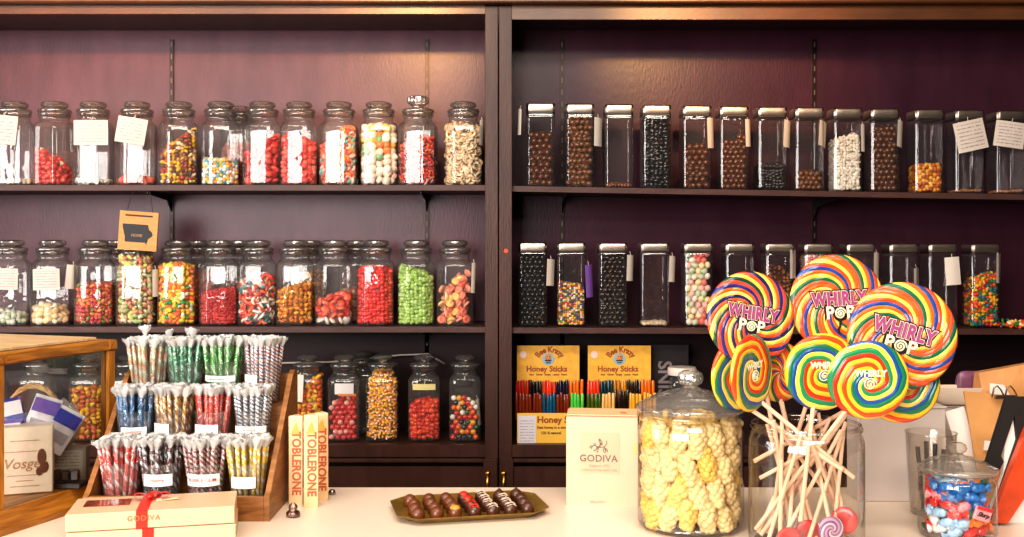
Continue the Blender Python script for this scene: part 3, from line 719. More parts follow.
t = can(579.5, 1, 'square canister brimming with brown chocolate nuts, top right shelf'); chocs(t, .99, .021, 5, 'brimming with nuts', M_choc2, 'chocolate_nut', sc=(.85, .85, 1.15))
t = can(618.5, 1, 'clear square canister with only a few brown sweets at its bottom, top right shelf'); put_stuff(t, CA, CH, .05, CFH, .012, 'chunk', [(130,80,50), (110,64,40)], 'last few brown sweets at the bottom of a clear canister, top right shelf')
t = can(656, 1, 'square canister full of black licorice pieces, top right shelf'); put_stuff(t, CA, CH, .98, CFH, .017, 'bean', [(24,20,20), (34,30,30), (16,14,14)], 'shiny black licorice pieces filling a canister, top right shelf', rough=.15, coat=.8)
t = can(696, 1, 'square canister half full of chocolate balls right of the licorice, top right shelf'); chocs(t, .58, .021, 4, 'right of the licorice')
t = can(733, 1, 'square canister two thirds full of small chocolate balls, top right shelf'); chocs(t, .68, .0185, 5, 'two thirds full of small ones', slope=.12)
t = can(771, 1, 'square canister a third full of black sweets, top right shelf'); put_stuff(t, CA, CH, .36, CFH, .015, 'ball', [(24,20,20), (40,36,36), (16,14,14)], 'black sweets filling a third of a canister, top right shelf', rough=.15, coat=.8)
t = can(808, 1, 'square canister with a low layer of glossy brown nuts, top right shelf'); chocs(t, .28, .0175, 5, 'left of the white mints', M_choc2, 'chocolate_nut', sc=(.9, .9, 1.1))
t = can(846, 1, 'square canister of white mints, top right shelf'); put_stuff(t, CA, CH, .74, CFH, .013, 'bean', [(236,226,208), (226,214,194), (244,236,222)], 'white mints rising to the right, top right shelf', slope=.07)
t = can(883, 1, 'square canister of neatly packed chocolate balls right of the white mints'); chocs(t, .86, .0205, 5, 'right of the white mints')
t = can(927, 1, 'square canister a third full of golden nuggets, top right shelf'); put_stuff(t, CA, CH, .38, CFH, .014, 'chunk', [(226,150,44), (236,180,80), (200,116,30), (170,80,30)], 'golden yellow nuggets, top right shelf')
t = can(967, 1, 'empty square canister with tilted tag, second from right edge on top right shelf'); put_stuff(t, CA, CH, .02, CFH, .012, 'flake', [(190,130,80)], 'crumbs at the bottom of the tagged canister right of the golden nuggets')
t = can(1008, 1, 'empty square canister with tag at the right photo edge, top right shelf'); put_stuff(t, CA, CH, .02, CFH, .012, 'flake', [(190,130,80)], 'crumbs in the rightmost canister of the top right shelf')
for i, (px, w) in enumerate(((532.5, 'beside the centre post, middle right shelf'), (612.5, 'between the sprinkles and the empty one'))):
    t = can(px, 2, 'square canister full of black candy balls ' + w); chocs(t, .97, .0175, 5, w, M_blk, 'candy_ball', col='black')
t = can(571, 2, 'square canister half full of tiny multicoloured sprinkles, middle right shelf'); put_stuff(t, CA, CH, .56, CFH, .0088, 'ball', [(236,150,60), (236,220,190), (180,60,40), (60,80,140), (110,60,50), (240,190,60), (90,140,90)], 'tiny multicoloured sprinkles, middle right shelf', slope=-.05)
t = can(654, 2, 'clear empty square canister with pale bottom, middle right shelf'); put_stuff(t, CA, CH, .035, CFH, .012, 'chunk', [(220,200,170)], 'pale crumbs at the bottom of the empty canister, middle right shelf')
t = can(697.5, 2, 'square canister full of big pastel sweets, middle right shelf')
MPs = [mat('pastel white', (236, 226, 212), .5), mat('coral pink', (232, 120, 110), .5), mat('pastel green', (196, 208, 176), .5), mat('pale yellow', (236, 220, 170), .5), mat('rose pink', (238, 186, 176), .5)]
singles(t, CA, .98, CFH, .0215, MPs, {m.name: m.name+' puffy sweet in the canister of big pastel sweets' for m in MPs}, 'pastel_sweet', 'pastel sweets', cols=4, meshf=lambda d: MB().ball((0, 0, 0), d*.56, 2, (1, .85, .8)), tumbled=True)
put_stuff(t, CA-.012, CH, .96, CFH, .021, 'ball', [(238,226,208), (236,110,100), (176,200,150), (240,220,150)], 'pastel sweets at the back of their canister')
can(738.5, 2, 'empty square canister above the leftmost big lollipop, middle right shelf')
t = can(778.5, 2, 'square canister of brown chips behind the lollipops, middle right shelf'); put_stuff(t, CA, CH, .80, CFH, .017, 'flake', [(116,66,36), (90,50,28), (136,84,48)], 'brown chocolate chips behind the lollipops', slope=-.06)
t = can(817, 2, 'square canister of small pink, white and green balls above the middle lollipop'); put_stuff(t, CA, CH, .95, CFH, .0115, 'ball', [(236,140,150), (240,226,210), (150,190,120), (226,90,110)], 'small pink, white and green balls above the middle lollipop')
can(859, 2, 'empty square canister peeking over the middle and right big lollipops')
can(901.5, 2, 'empty square canister right above the largest lollipop')
can(940.5, 2, 'empty square canister left of the rainbow beans, with big pale tag')
t = can(983, 2, 'square canister of rainbow candy beans at the right end, middle right shelf'); put_stuff(t, CA, CH, .68, CFH, .0135, 'bean', [YEL, ORG, (30,120,60), (220,50,30), (240,160,30), (40,110,120)], 'rainbow candy beans in the rightmost canister, middle right shelf', slope=.1)
# little bag of beans lying at the far right
x = PX(1014, 3.5); z = zshelf(2, x)
pos = np.array([(random.gauss(0, .022), random.gauss(0, .016), abs(random.gauss(0, .008))+.006) for _ in range(130)])
o = link('candy_beans', stuff_mesh('candy_beans', pos, .0115, 'bean', [YEL, ORG, GRN, RED, (240,200,160)]), attr_mat('candy r0.35')); o.location = (x, 3.47, z); tag(o, 'small heap of rainbow beans lying on the middle right shelf end', 'candy', kind='stuff')
# tags right
paper(519, 122, .02, .085, 3.47, rot=.05, yaw=-1.0, label='white tag hanging left of the first chocolate ball canister', m=M_plain)
for px, py, w, h, rot, lb in ((598.5, 132, .028, .095, .03, 'white tag hanging right of the brown nut canister, top shelf'), (711, 133, .026, .10, -.05, 'white tag hanging right of the half full chocolate balls'), (748.5, 133, .022, .09, -.05, 'white tag hanging right of the small chocolate balls'), (787.5, 134, .03, .09, .1, 'white tag hanging right of the black sweets, top shelf'), (823, 134, .036, .085, .15, 'white tag hanging left of the white mint canister'), (863.5, 138, .02, .09, -.03, 'white tag hanging right of the white mint canister'), (900.5, 134, .03, .09, .12, 'white tag hanging left of the golden nugget canister'),
    (551, 272.5, .026, .088, .06, 'white tag hanging right of the first black ball canister'), (630.5, 268, .024, .086, .06, 'white tag hanging right of the second black ball canister'), (672.5, 269, .024, .086, .08, 'white tag hanging right of the clear empty canister, middle right shelf'), (793.5, 264, .028, .095, .0, 'white tag hanging right of the brown chips'), (877, 266, .03, .088, .05, 'white tag hanging between the two big lollipops above'), (917, 277, .03, .06, -.05, 'white tag hanging low above the largest lollipop'), (999, 268, .03, .1, .05, 'white tag hanging right of the rainbow bean canister')):
    paper(px, py, w/.62, h, 3.47, rot=rot, yaw=.9, label=lb, m=M_plain)
paper(589.5, 281, .032, .108, 3.47, rot=-.06, yaw=.7, label='purple paper tag hanging right of the sprinkles canister', m=M_purple)
paper(953, 271, .048, .092, 3.456, rot=-.08, label='big pale tag on the empty canister left of the rainbow beans', m=M_plain)
paper(971, 135.5, .10, .10, 3.452, rot=-.22, label='square paper tag tilted left, on the canister right of the golden nuggets')
paper(1010, 134.5, .10, .085, 3.452, rot=.14, label='square paper tag tilted right, on the rightmost top canister')

# wooden sign ---------------------------------------------------------
t = empty('hanging_sign', P(138.5, 231, 3.43), rot=(0, math.radians(4), 0)); tag(t, 'small square wooden sign with a black state silhouette hanging by cord above the bear jar', 'sign')
w = 39*3.43/F
MB().box((0, 0, 0), (w, .008, w), bev=.001).build('board', wood_mat('sign wood', (176, 112, 46), (206, 140, 66), .5, (8, 8, 60)), t)
M_ink = mat('black ink', (22, 18, 18), .6)
MB().box((.0, -.0045, w*.39), (w*.70, .001, w*.045)).build('slot_mark', M_ink, t)
io = [(-.40,.17),(.25,.17),(.27,.06),(.36,-.02),(.38,-.10),(.30,-.17),(.27,-.19),(.25,-.27),(.23,-.34),(.20,-.29),(-.32,-.29),(-.33,-.15),(-.38,.02),(-.40,.10)]
MB().prism([(a*w, b*w) for a, b in io], -.0052, -.0041).build('state_silhouette', M_ink, t)
text('HOME', w*.10, mat('sign letters', (150, 110, 80), .6), t, (-.02*w, -.0056, -.12*w), bold=.0003)
cd = MB(); cd.tube([(-.33*w, 0, w*.48), (-.24*w, .0, w*.9), (-.05*w, .006, 1.45*w)], .0012, 6); cd.tube([(.33*w, 0, w*.48), (.26*w, .0, w*.9), (.05*w, .006, 1.45*w)], .0012, 6)
cd.build('cord', M_ink, t)

# honey stick displays --------------------------------------------------
M_hy = mat('honey card', (228, 168, 54), .5, var=.12, vscale=40)
M_hyf = mat('honey card front', (232, 180, 70), .5)
M_hr = mat('honey print', (150, 70, 24), .6); M_hdark = mat('honey dark print', (90, 50, 24), .6)
HS = {'red': (176, 36, 24), 'black': (30, 20, 18), 'orange': (230, 110, 16), 'amber': (190, 120, 14), 'green': (50, 130, 40), 'blue': (24, 84, 110), 'brown': (120, 44, 16), 'lime': (80, 190, 70), 'straw': (224, 170, 96), 'olive': (60, 92, 20), 'scarlet': (224, 60, 24), 'navy': (30, 26, 50), 'teal': (14, 50, 56), 'gold': (224, 160, 40)}
def honey(pxl, pxr, first, tiers, side):
    Yh = 3.50; x0, x1 = PX(pxl, Yh), PX(pxr, Yh); w = x1-x0
    t = empty('honey_stick_display', ((x0+x1)/2, 3.50, Z3)); tag(t, 'yellow cardboard honey stick display with header card, ' + side, 'display box')
    z = lambda py, Y: PZ(py, Y)-Z3
    # header card and tray
    MB().box((0, .03, (z(345.5, 3.53)+z(413, 3.53))/2), (w, .003, z(345.5, 3.53)-z(413, 3.53))).build('header_card', M_hy, t)
    hd = t.children[0]
    MB().add([(-w/2, -.055, 0), (w/2, -.055, 0), (w/2, .035, 0), (-w/2, .035, 0), (-w/2, -.055, z(413, 3.445)), (w/2, -.055, z(413, 3.445)), (w/2, .035, .16), (-w/2, .035, .16)], [(0,1,5,4),(0,4,7,3),(1,2,6,5),(2,3,7,6),(3,2,1,0)]).build('tray', M_hyf, t)
    zc = lambda py: z(py, 3.53)
    text('Bee Krazy', .027, M_hr, hd, (0.005, .0275, zc(349.5)), bold=.0009, arc=.052, squash=.92)
    text('Honey Sticks', .026, M_hr, hd, (-.005, .0275, zc(369)), bold=.0008)
    text('Sour   Clover   Grape   Lemon   Peach', .008, M_hdark, hd, (0, .0275, zc(374.5)), bold=.0003)
    yb = .0275
    MB().lathe([(.0001, 0), (.021, 0), (.021, .0008), (.0001, .0008)], n=24).build('bee_badge', mat('bee badge', (140, 170, 180), .5), hd, loc=(0, yb+.0005, zc(359)), rot=(PI/2, 0, 0))
    e = hd.children[-1]
    b = MB(); b.ball((0, 0, 0), .0105, 2, (1.1, .3, 1)); b.build('bee_face', mat('bee face', (206, 130, 70), .5), hd, loc=(0, yb-.001, zc(357.2)), smooth=True)
    b = MB(); b.box((0, 0, -.010), (.022, .001, .004)); b.box((0, 0, -.017), (.016, .001, .003)); b.box((-.004, -.002, .004), (.003, .001, .004)); b.box((.004, -.002, .004), (.003, .001, .004))
    b.build('bee_stripes', M_ink, hd, loc=(0, yb-.0025, zc(357.5)))
    MB().lathe([(.0001, 0), (.012, 0), (.012, .0008), (.0001, .0008)], n=20).build('price_sticker', mat('price sticker', (232, 200, 190), .5), hd, loc=(-w*.40, yb+.0005, zc(354.5)), rot=(PI/2, 0, 0))
    # front print
    if first:
        zf = lambda py: z(py, 3.444)
        yf = -.0556
        nl = MB().add([(-w*.485, yf-.0003, zf(430)-.047), (-w*.205, yf-.0003, zf(430)-.047), (-w*.205, yf-.0003, zf(430)+.047), (-w*.485, yf-.0003, zf(430)+.047)], [(0, 1, 2, 3)]).build('nutrition_label', lines_mat('nutrition', (216, 208, 212), (110, 100, 130), 10), t)
        ul = nl.data.uv_layers.new(name='UV')
        for li, q in enumerate(((0, 0), (1, 0), (1, 1), (0, 1))): ul.data[li].uv = q
        text('Honey Sticks', .03, M_hr, t, (w*.19, yf-.0004, zf(420)), bold=.001)
        text('Real honey in a straw', .012, M_hdark, t, (w*.06, yf-.0004, zf(427.5)), bold=.0003); text('100 % natural', .012, M_hdark, t, (w*.03, yf-.0004, zf(433)), bold=.0003)
        MB().lathe([(.0001, 0), (.016, 0), (.016, .0008), (.0001, .0008)], n=20).build('bee_badge', mat('bee badge', (140, 170, 180), .5), t, loc=(w*.42, yf-.0002, zf(428)), rot=(PI/2, 0, 0))
    # the straws: two tiers
    fm = {}
    for ti, (cols, py, yy, L) in enumerate(tiers):
        xa, xb = PX(pxl-2, Yh), PX(pxr+3, Yh); n = 20
        for i in range(n):
            cn = cols[min(len(cols)-1, i*len(cols)//n)]; m = mat('honey '+cn, HS[cn], .18, coat=.4)
            if cn not in fm:
                s = MB(); s.tube([(0, 0, 0), (0, 0, .004), (0, 0, L-.006), (0, 0, L)], [.0045, .0056, .0056, .0045], 8); o = s.build('honey_stick', m, smooth=60); fm[cn] = o
            else: o = fm[cn].copy(); COL.objects.link(o)
            o.location = (xa+(xb-xa)*(i+.5)/n, 3.50+yy+random.uniform(-.004, .004), PZ(py, 3.5+yy)-L+random.uniform(-.004, .004)); o.rotation_euler = (random.uniform(-.03, .03), random.uniform(-.03, .03), 0)
            tag(o, '%s honey stick in the %s row of the display %s' % (cn, ('back', 'front')[ti], side), 'honey stick', '%s honey sticks %s %s' % (cn, ('back', 'front')[ti], side))
honey(517, 580, True, [(['red', 'black', 'scarlet', 'navy', 'orange'], 380.5, .005, .10), (['brown', 'brown', 'blue', 'brown', 'lime'], 393.5, -.035, .09)], 'next to the centre post')
honey(588.5, 652, False, [(['scarlet', 'teal', 'amber', 'black', 'orange'], 380.5, .005, .10), (['olive', 'straw', 'black', 'gold', 'gold'], 393.5, -.035, .09)], 'above the cream gift box')
# dark board with sideways lettering, and white-lidded jar beyond
t = empty('dark_board', (PX(664, 3.6), 3.6, Z3)); tag(t, 'dark board with sideways grey lettering behind the honey displays', 'board')
MB().box((.02, 0, .155), (.13, .008, .31), bev=.002).build('panel', mat('dark board', (34, 26, 28), .4), t)
text('SNIS', .065, mat('grey letters', (140, 126, 122), .5), t, (0.0, -.005, .19), rot=(PI/2, PI/2, 0), bold=.0015)
t = put_jar(683, 3, 'white-lidded jar on the lowest right shelf behind the big jar lid', kind='clr', h=.26, a=.038, y=3.52)
bpy.data.objects.remove([c for c in t.children if c.name.startswith('lid')][0].children[0])
for c in list(t.children):
    if c.name.startswith('lid'): bpy.data.objects.remove(c)
for c in list(t.children):
    c.scale = (.78, .78, .95)
MB().lathe([(.040, .214), (.047, .215), (.048, .219), (.048, .236), (.045, .241), (.0001, .242)], n=28).build('screw_lid', mat('white lid', (214, 200, 188), .4), t, smooth=40)
put_stuff(t, .038, 1.72, .5, .2, .016, 'chunk', [(90,40,30), (120,60,40)], 'dark red sweets in the white-lidded jar')
LW = .035; WX = (-3.8, -2.5, -1.2); WP = (80, 80, 80); SWP = 56; TP = 50; CP = 50; SPW = 170; EXPO = .45; LOOK = 'Medium High Contrast'

# ------------------------------------------------------------------ display case (left)
M_oak = wood_mat('golden oak', (120, 70, 18), (184, 122, 44), .35, (30, 30, 3), 1.2)
M_oakH = wood_mat('golden oak level', (120, 70, 18), (184, 122, 44), .35, (3, 30, 30), 1.2)
M_oakD = wood_mat('golden oak deep', (120, 70, 18), (184, 122, 44), .35, (30, 3, 30), 1.2)
cA = Vector((-.892, 1.815, CT)); cang = -math.atan2(.106, .30)
case = empty('display_case', cA, cang); tag(case, 'golden oak and glass display case at the left end of the counter', 'display case')
CWd, CD, CHt = .52, .30, .315       # runs to -x, +y
pw = .020
b = MB()
b.add([(.012, -.012, 0), (.012, CD+.012, 0), (-CWd-.012, CD+.012, 0), (-CWd-.012, -.012, 0), (.012, -.012, .012), (.012, CD+.012, .012), (-CWd-.012, CD+.012, .012), (-CWd-.012, -.012, .012),
       (.0, 0, .030), (.0, CD, .030), (-CWd, CD, .030), (-CWd, 0, .030), (0, 0, .042), (0, CD, .042), (-CWd, CD, .042), (-CWd, 0, .042)],
      [(3,2,1,0)] + [(i, (i+1) % 4, (i+1) % 4+4, i+4) for i in range(4)] + [(i+4, (i+1) % 4+4, (i+1) % 4+8, i+8) for i in range(4)] + [(i+8, (i+1) % 4+8, (i+1) % 4+12, i+12) for i in range(4)] + [(12,13,14,15)])
b.build('base', M_oakD, case)
for (x, y) in ((-pw/2, pw/2), (-pw/2, CD-pw/2), (-CWd+pw/2, pw/2), (-CWd+pw/2, CD-pw/2)):
    MB().box((x, y, (.042+CHt-.02)/2), (pw, pw, CHt-.062), bev=.002).build('post', M_oak, case)
for y in (pw/2, CD-pw/2): MB().box((-CWd/2, y, CHt-.010), (CWd+.008, pw+.006, .021), bev=.003).build('top_rail', M_oakH, case)
for x in (-pw/2, -CWd+pw/2): MB().box((x, CD/2, CHt-.010), (pw+.006, CD-pw*1.6, .021), bev=.003).build('top_rail', M_oakD, case)
MB().box((-CWd/2, CD/2, CHt+.0035), (CWd-.05, CD-.05, .006), bev=.001).build('top_panel', wood_mat('pale oak', (196, 160, 112), (226, 196, 150), .35, (3, 20, 20), 1.0), case)
MB().box((-.008, CD/2, (CHt+.02)/2), (.003, CD-2*pw, CHt-.064)).build('glass_pane', M_pane, case)
MB().box((-CWd/2, .008, (CHt+.02)/2), (CWd-2*pw, .003, CHt-.064)).build('glass_pane', M_pane, case)
# things inside the case
CZ = CT+.043
def facing(px, Y): return -math.atan2(PX(px, Y), Y)
t = empty('chocolate_carton', (PX(29, 1.97), 1.97, CZ), .35); tag(t, 'cream carton with brown script lettering inside the display case', 'box')
MB().box((0, 0, .062), (.085, .05, .124), bev=.0015).build('carton', mat('cream carton', (226, 208, 190), .5, var=.05), t)
text('Vosges', .026, mat('carton script', (170, 130, 96), .6), t, (-.006, -.0255, .055), shear=.25, bold=.0003)
for zz, ww in ((.098, .05), (.034, .06), (.024, .03), (.014, .05), (.078, .07)): MB().box((-.005, -.0253, zz), (ww, .0006, .0013)).build('rule', mat('carton script', (170, 130, 96), .6), t)
lf = MB(); lf.ball((.024, -.0255, .066), .010, 2, (.8, .06, 1.6)); lf.ball((.028, -.0255, .048), .009, 2, (.9, .06, 1.3)); lf.ball((.020, -.0255, .04), .007, 2, (.9, .06, 1.2))
lf.build('cocoa_pod_print', mat('cocoa print', (96, 52, 30), .6), t, smooth=True)
M_pk = mat('packet white', (214, 210, 222), .3); M_pb = mat('packet blue', (52, 56, 150), .25); M_pp = mat('packet violet', (110, 84, 170), .25)
for (px, py, Y, r, m, lb, band) in ((16, 425, 1.985, -.2, M_pb, 'blue chocolate packet leaning left behind the carton in the case', M_pk), (33, 422, 1.995, .35, M_pk, 'white chocolate packet with violet top standing in the case', M_pp), (48, 432, 2.0, .55, M_pk, 'white chocolate packet tilted right over the carton corner', M_pb), (9, 448, 1.965, -.05, M_pp, 'violet chocolate packet beside the case corner post', M_pk)):
    t = empty('chocolate_packet', P(px, py+18, Y), rot=(-.1, r, .3)); tag(t, lb, 'packet')
    mb = MB(); n = 8; vs = []; fs = []
    for sgn in (-1, 1):
        for j in range(n+1):
            for i in range(n+1):
                u, v = i/n-.5, j/n; th = .006*(1-(2*u)**4)*(1-(2*v-1)**4); vs.append((u*.05, sgn*th, v*.085))
    q = (n+1)*(n+1)
    for j in range(n):
        for i in range(n):
            a = j*(n+1)+i; fs.append((a, a+1, a+n+2, a+n+1)); fs.append((q+a+n+1, q+a+n+2, q+a+1, q+a))
    mb.add(vs, fs).build('sachet', m, t, smooth=True)
    MB().box((0, -.0062, .066), (.046, .001, .026)).build('band', band, t); MB().box((0, -.0066, .03), (.036, .0008, .02)).build('print', mat('grey print', (150, 146, 160), .6), t)
t = empty('wicker_basket', (PX(34, 2.06), 2.06, CZ)); tag(t, 'round wicker basket with a looped handle in the display case', 'basket')
M_wk = mat('wicker', (206, 170, 116), .6, var=.25, vscale=90)
bk = MB().lathe([(.040, 0), (.052, .02), (.058, .07), (.062, .10), (.060, .103), (.055, .07), (.048, .02)], n=28); bk.build('bowl', M_wk, t, smooth=True)
hd = MB(); hp = [(.058*math.cos(a), 0, .10+.085*math.sin(a)) for a in np.linspace(0, PI, 18)]
for ph in (0, 2.1, 4.2): hd.tube([(p[0], p[1]+.0035*math.sin(ph+i*1.1), p[2]+.0035*math.cos(ph+i*1.1)) for i, p in enumerate(hp)], .0035, 6)
hd.build('handle', M_wk, t, smooth=True)
t = empty('nutrition_tin', (PX(68, 2.06), 2.06, CZ), .12); tag(t, 'grey carton with nutrition panel at the back of the display case', 'box')
MB().box((0, 0, .033), (.075, .03, .066), bev=.001).build('carton', mat('grey carton', (140, 132, 124), .5), t)
o = paper(68, 455, .064, .05, 2.03, m=lines_mat('nutrition grey', (176, 168, 158), (60, 50, 46), 8), name='nutrition_panel'); o.children[0].name = 'x'; bpy.data.objects.remove(o.children[0]); 
o.parent = t; o.location = (0, -.0158, .036); o.rotation_euler = (0, 0, 0); o.scale = (1, .0, 1); o.scale = (1, .05, 1)
del o['category']
for i, px in enumerate((57, 66, 75)):
    tag(MB().box((0, 0, .010), (.017, .017, .02), bev=.003).build('chocolate_cube', mat('dark cube', (34, 20, 16), .35), loc=(PX(px, 2.0), 2.0, CZ+.012), rot=(0, 0, .2)), ('leftmost', 'middle', 'rightmost')[i]+' of three dark chocolate cubes on the black tray in the case', 'chocolate', 'chocolate cubes in the display case')
tag(MB().box((PX(66, 2.0), 2.0, CZ+.005), (.07, .04, .01), bev=.002).build('black_tray', mat('black tray', (28, 22, 22), .4)), 'small black tray holding dark chocolate cubes in the display case', 'tray')
mb = MB(); 
v, f = ICO[3]
mb.add([(x*.034*(1+.15*math.sin(9*y+5*z)), y*.022, z*.045*(1+.12*math.sin(11*x+7*y))) for x, y, z in v], f)
o = mb.build('cellophane_bag', M_cello, smooth=True, loc=(PX(62, 2.075), 2.075, CZ+.110)); tag(o, 'crinkled cellophane bag lying on the grey carton in the case', 'bag')

# ------------------------------------------------------------------ candy stick rack
M_rack = wood_mat('rack wood', (120, 76, 36), (160, 108, 60), .45, (4, 4, 30), 1.5)
RX0, RX1, RY0, RY1 = -.782, -.442, 1.912, 2.165
rk = empty('candy_stick_rack', ((RX0+RX1)/2, RY0, CT)); tag(rk, 'stepped wooden rack holding twelve cups of wrapped candy sticks', 'rack')
rc = (RX0+RX1)/2; hw = (RX1-RX0)/2
prof = [(0, 0), (RY1-RY0, 0), (RY1-RY0, .245), (RY1-RY0-.025, .25), (RY1-RY0-.045, .243), (.012, .052), (0, .045)]
for sx in (-hw+.005, hw-.005):
    mb = MB(); mb.add([(sx-.005, y, z) for y, z in prof]+[(sx+.005, y, z) for y, z in prof], [tuple(range(7)), tuple(range(13, 6, -1))]+[(i, i+7, (i+1) % 7+7, (i+1) % 7) for i in range(7)])
    mb.build('side_panel', M_rack, rk)
MB().box((0, .005, .0225), (2*hw-.02, .010, .045), bev=.001).build('front_lip', wood_mat('rack wood front', (120, 76, 36), (160, 108, 60), .45, (4, 30, 30), 1.5), rk)
MB().box((0, RY1-RY0-.005, .12), (2*hw-.02, .008, .24)).build('back_panel', M_rack, rk)
TZ = (.012, .098, .186); TY = (1.972, 2.046, 2.118)
for i in range(3):
    y0 = TY[i]-.039-RY0; y1 = TY[i]+.036-RY0
    MB().box((0, (y0+y1)/2, TZ[i]-.004), (2*hw-.02, y1-y0, .008)).build('step', M_rack, rk)
    if i: MB().box((0, y0+.003, (TZ[i]+TZ[i-1])/2-.004), (2*hw-.02, .005, TZ[i]-TZ[i-1])).build('riser', M_rack, rk)
SW = {
 'cherry red and white': ([(224,50,40), (232,76,60), (224,50,40), (244,206,196)], 26), 'black and silver': ([(46,40,44), (200,196,200), (60,50,54), (120,60,60)], 30), 'brown and pink striped': ([(110,50,44), (226,200,196), (150,70,50), (214,160,160)], 42), 'yellow and white': ([(244,196,40), (246,206,70), (244,196,40), (248,236,200)], 34),
 'blue': ([(20,96,150), (30,110,166), (20,84,136), (60,140,186)], 16), 'golden brown': ([(190,130,44), (216,166,84), (150,96,30), (190,130,44), (236,214,170)], 24), 'scarlet': ([(236,62,36), (240,80,52), (226,46,28)], 20), 'navy and white striped': ([(60,72,96), (226,224,224), (130,140,160), (236,230,226)], 55),
 'peach and green striped': ([(232,190,140), (240,160,120), (196,206,150), (236,224,200)], 30), 'dark green': ([(36,140,90), (60,160,110), (30,120,76), (40,140,90), (130,200,166)], 20), 'bright green': ([(76,176,60), (96,190,80), (60,150,50), (76,176,60), (170,220,150)], 20), 'red and white barber': ([(240,226,220), (200,70,60), (240,230,226), (90,100,140)], 60)}
tiers = [[(122, 'cherry red and white'), (162, 'black and silver'), (207, 'brown and pink striped'), (248.5, 'yellow and white')],
         [(136, 'blue'), (174, 'golden brown'), (213.5, 'scarlet'), (253.5, 'navy and white striped')],
         [(150, 'peach and green striped'), (186, 'dark green'), (224, 'bright green'), (263, 'red and white barber')]]
tname = ('front', 'middle', 'top')
cup0 = None; SL = .112; stick_mesh = None
def wrap_mesh():
    mb = MB(); n = 10
    for sgn, z0 in ((1, SL-.004),):
        rs = [.0050, .0036, .0070, .0112, .0125]; zs = [-.012, .002, .008, .015, .020]
        vs = []; 
        for r, z in zip(rs, zs):
            for k in range(n):
                a = 2*PI*k/n; q = r*(1+.28*math.sin(5*a+z*300)) if r > .005 else r
                vs.append((q*math.cos(a), q*math.sin(a)*.55, z0+z*(1+.12*math.sin(3*a))))
        fs = [(i*n+k, i*n+(k+1) % n, (i+1)*n+(k+1) % n, (i+1)*n+k) for i in range(4) for k in range(n)]
        mb.add(vs, fs)
    return mb
def film_mesh():
    return MB().tube([(0, 0, .001), (0, 0, SL*.5), (0, 0, SL-.001)], [.0049, .0050, .0046], 8, cap=False)
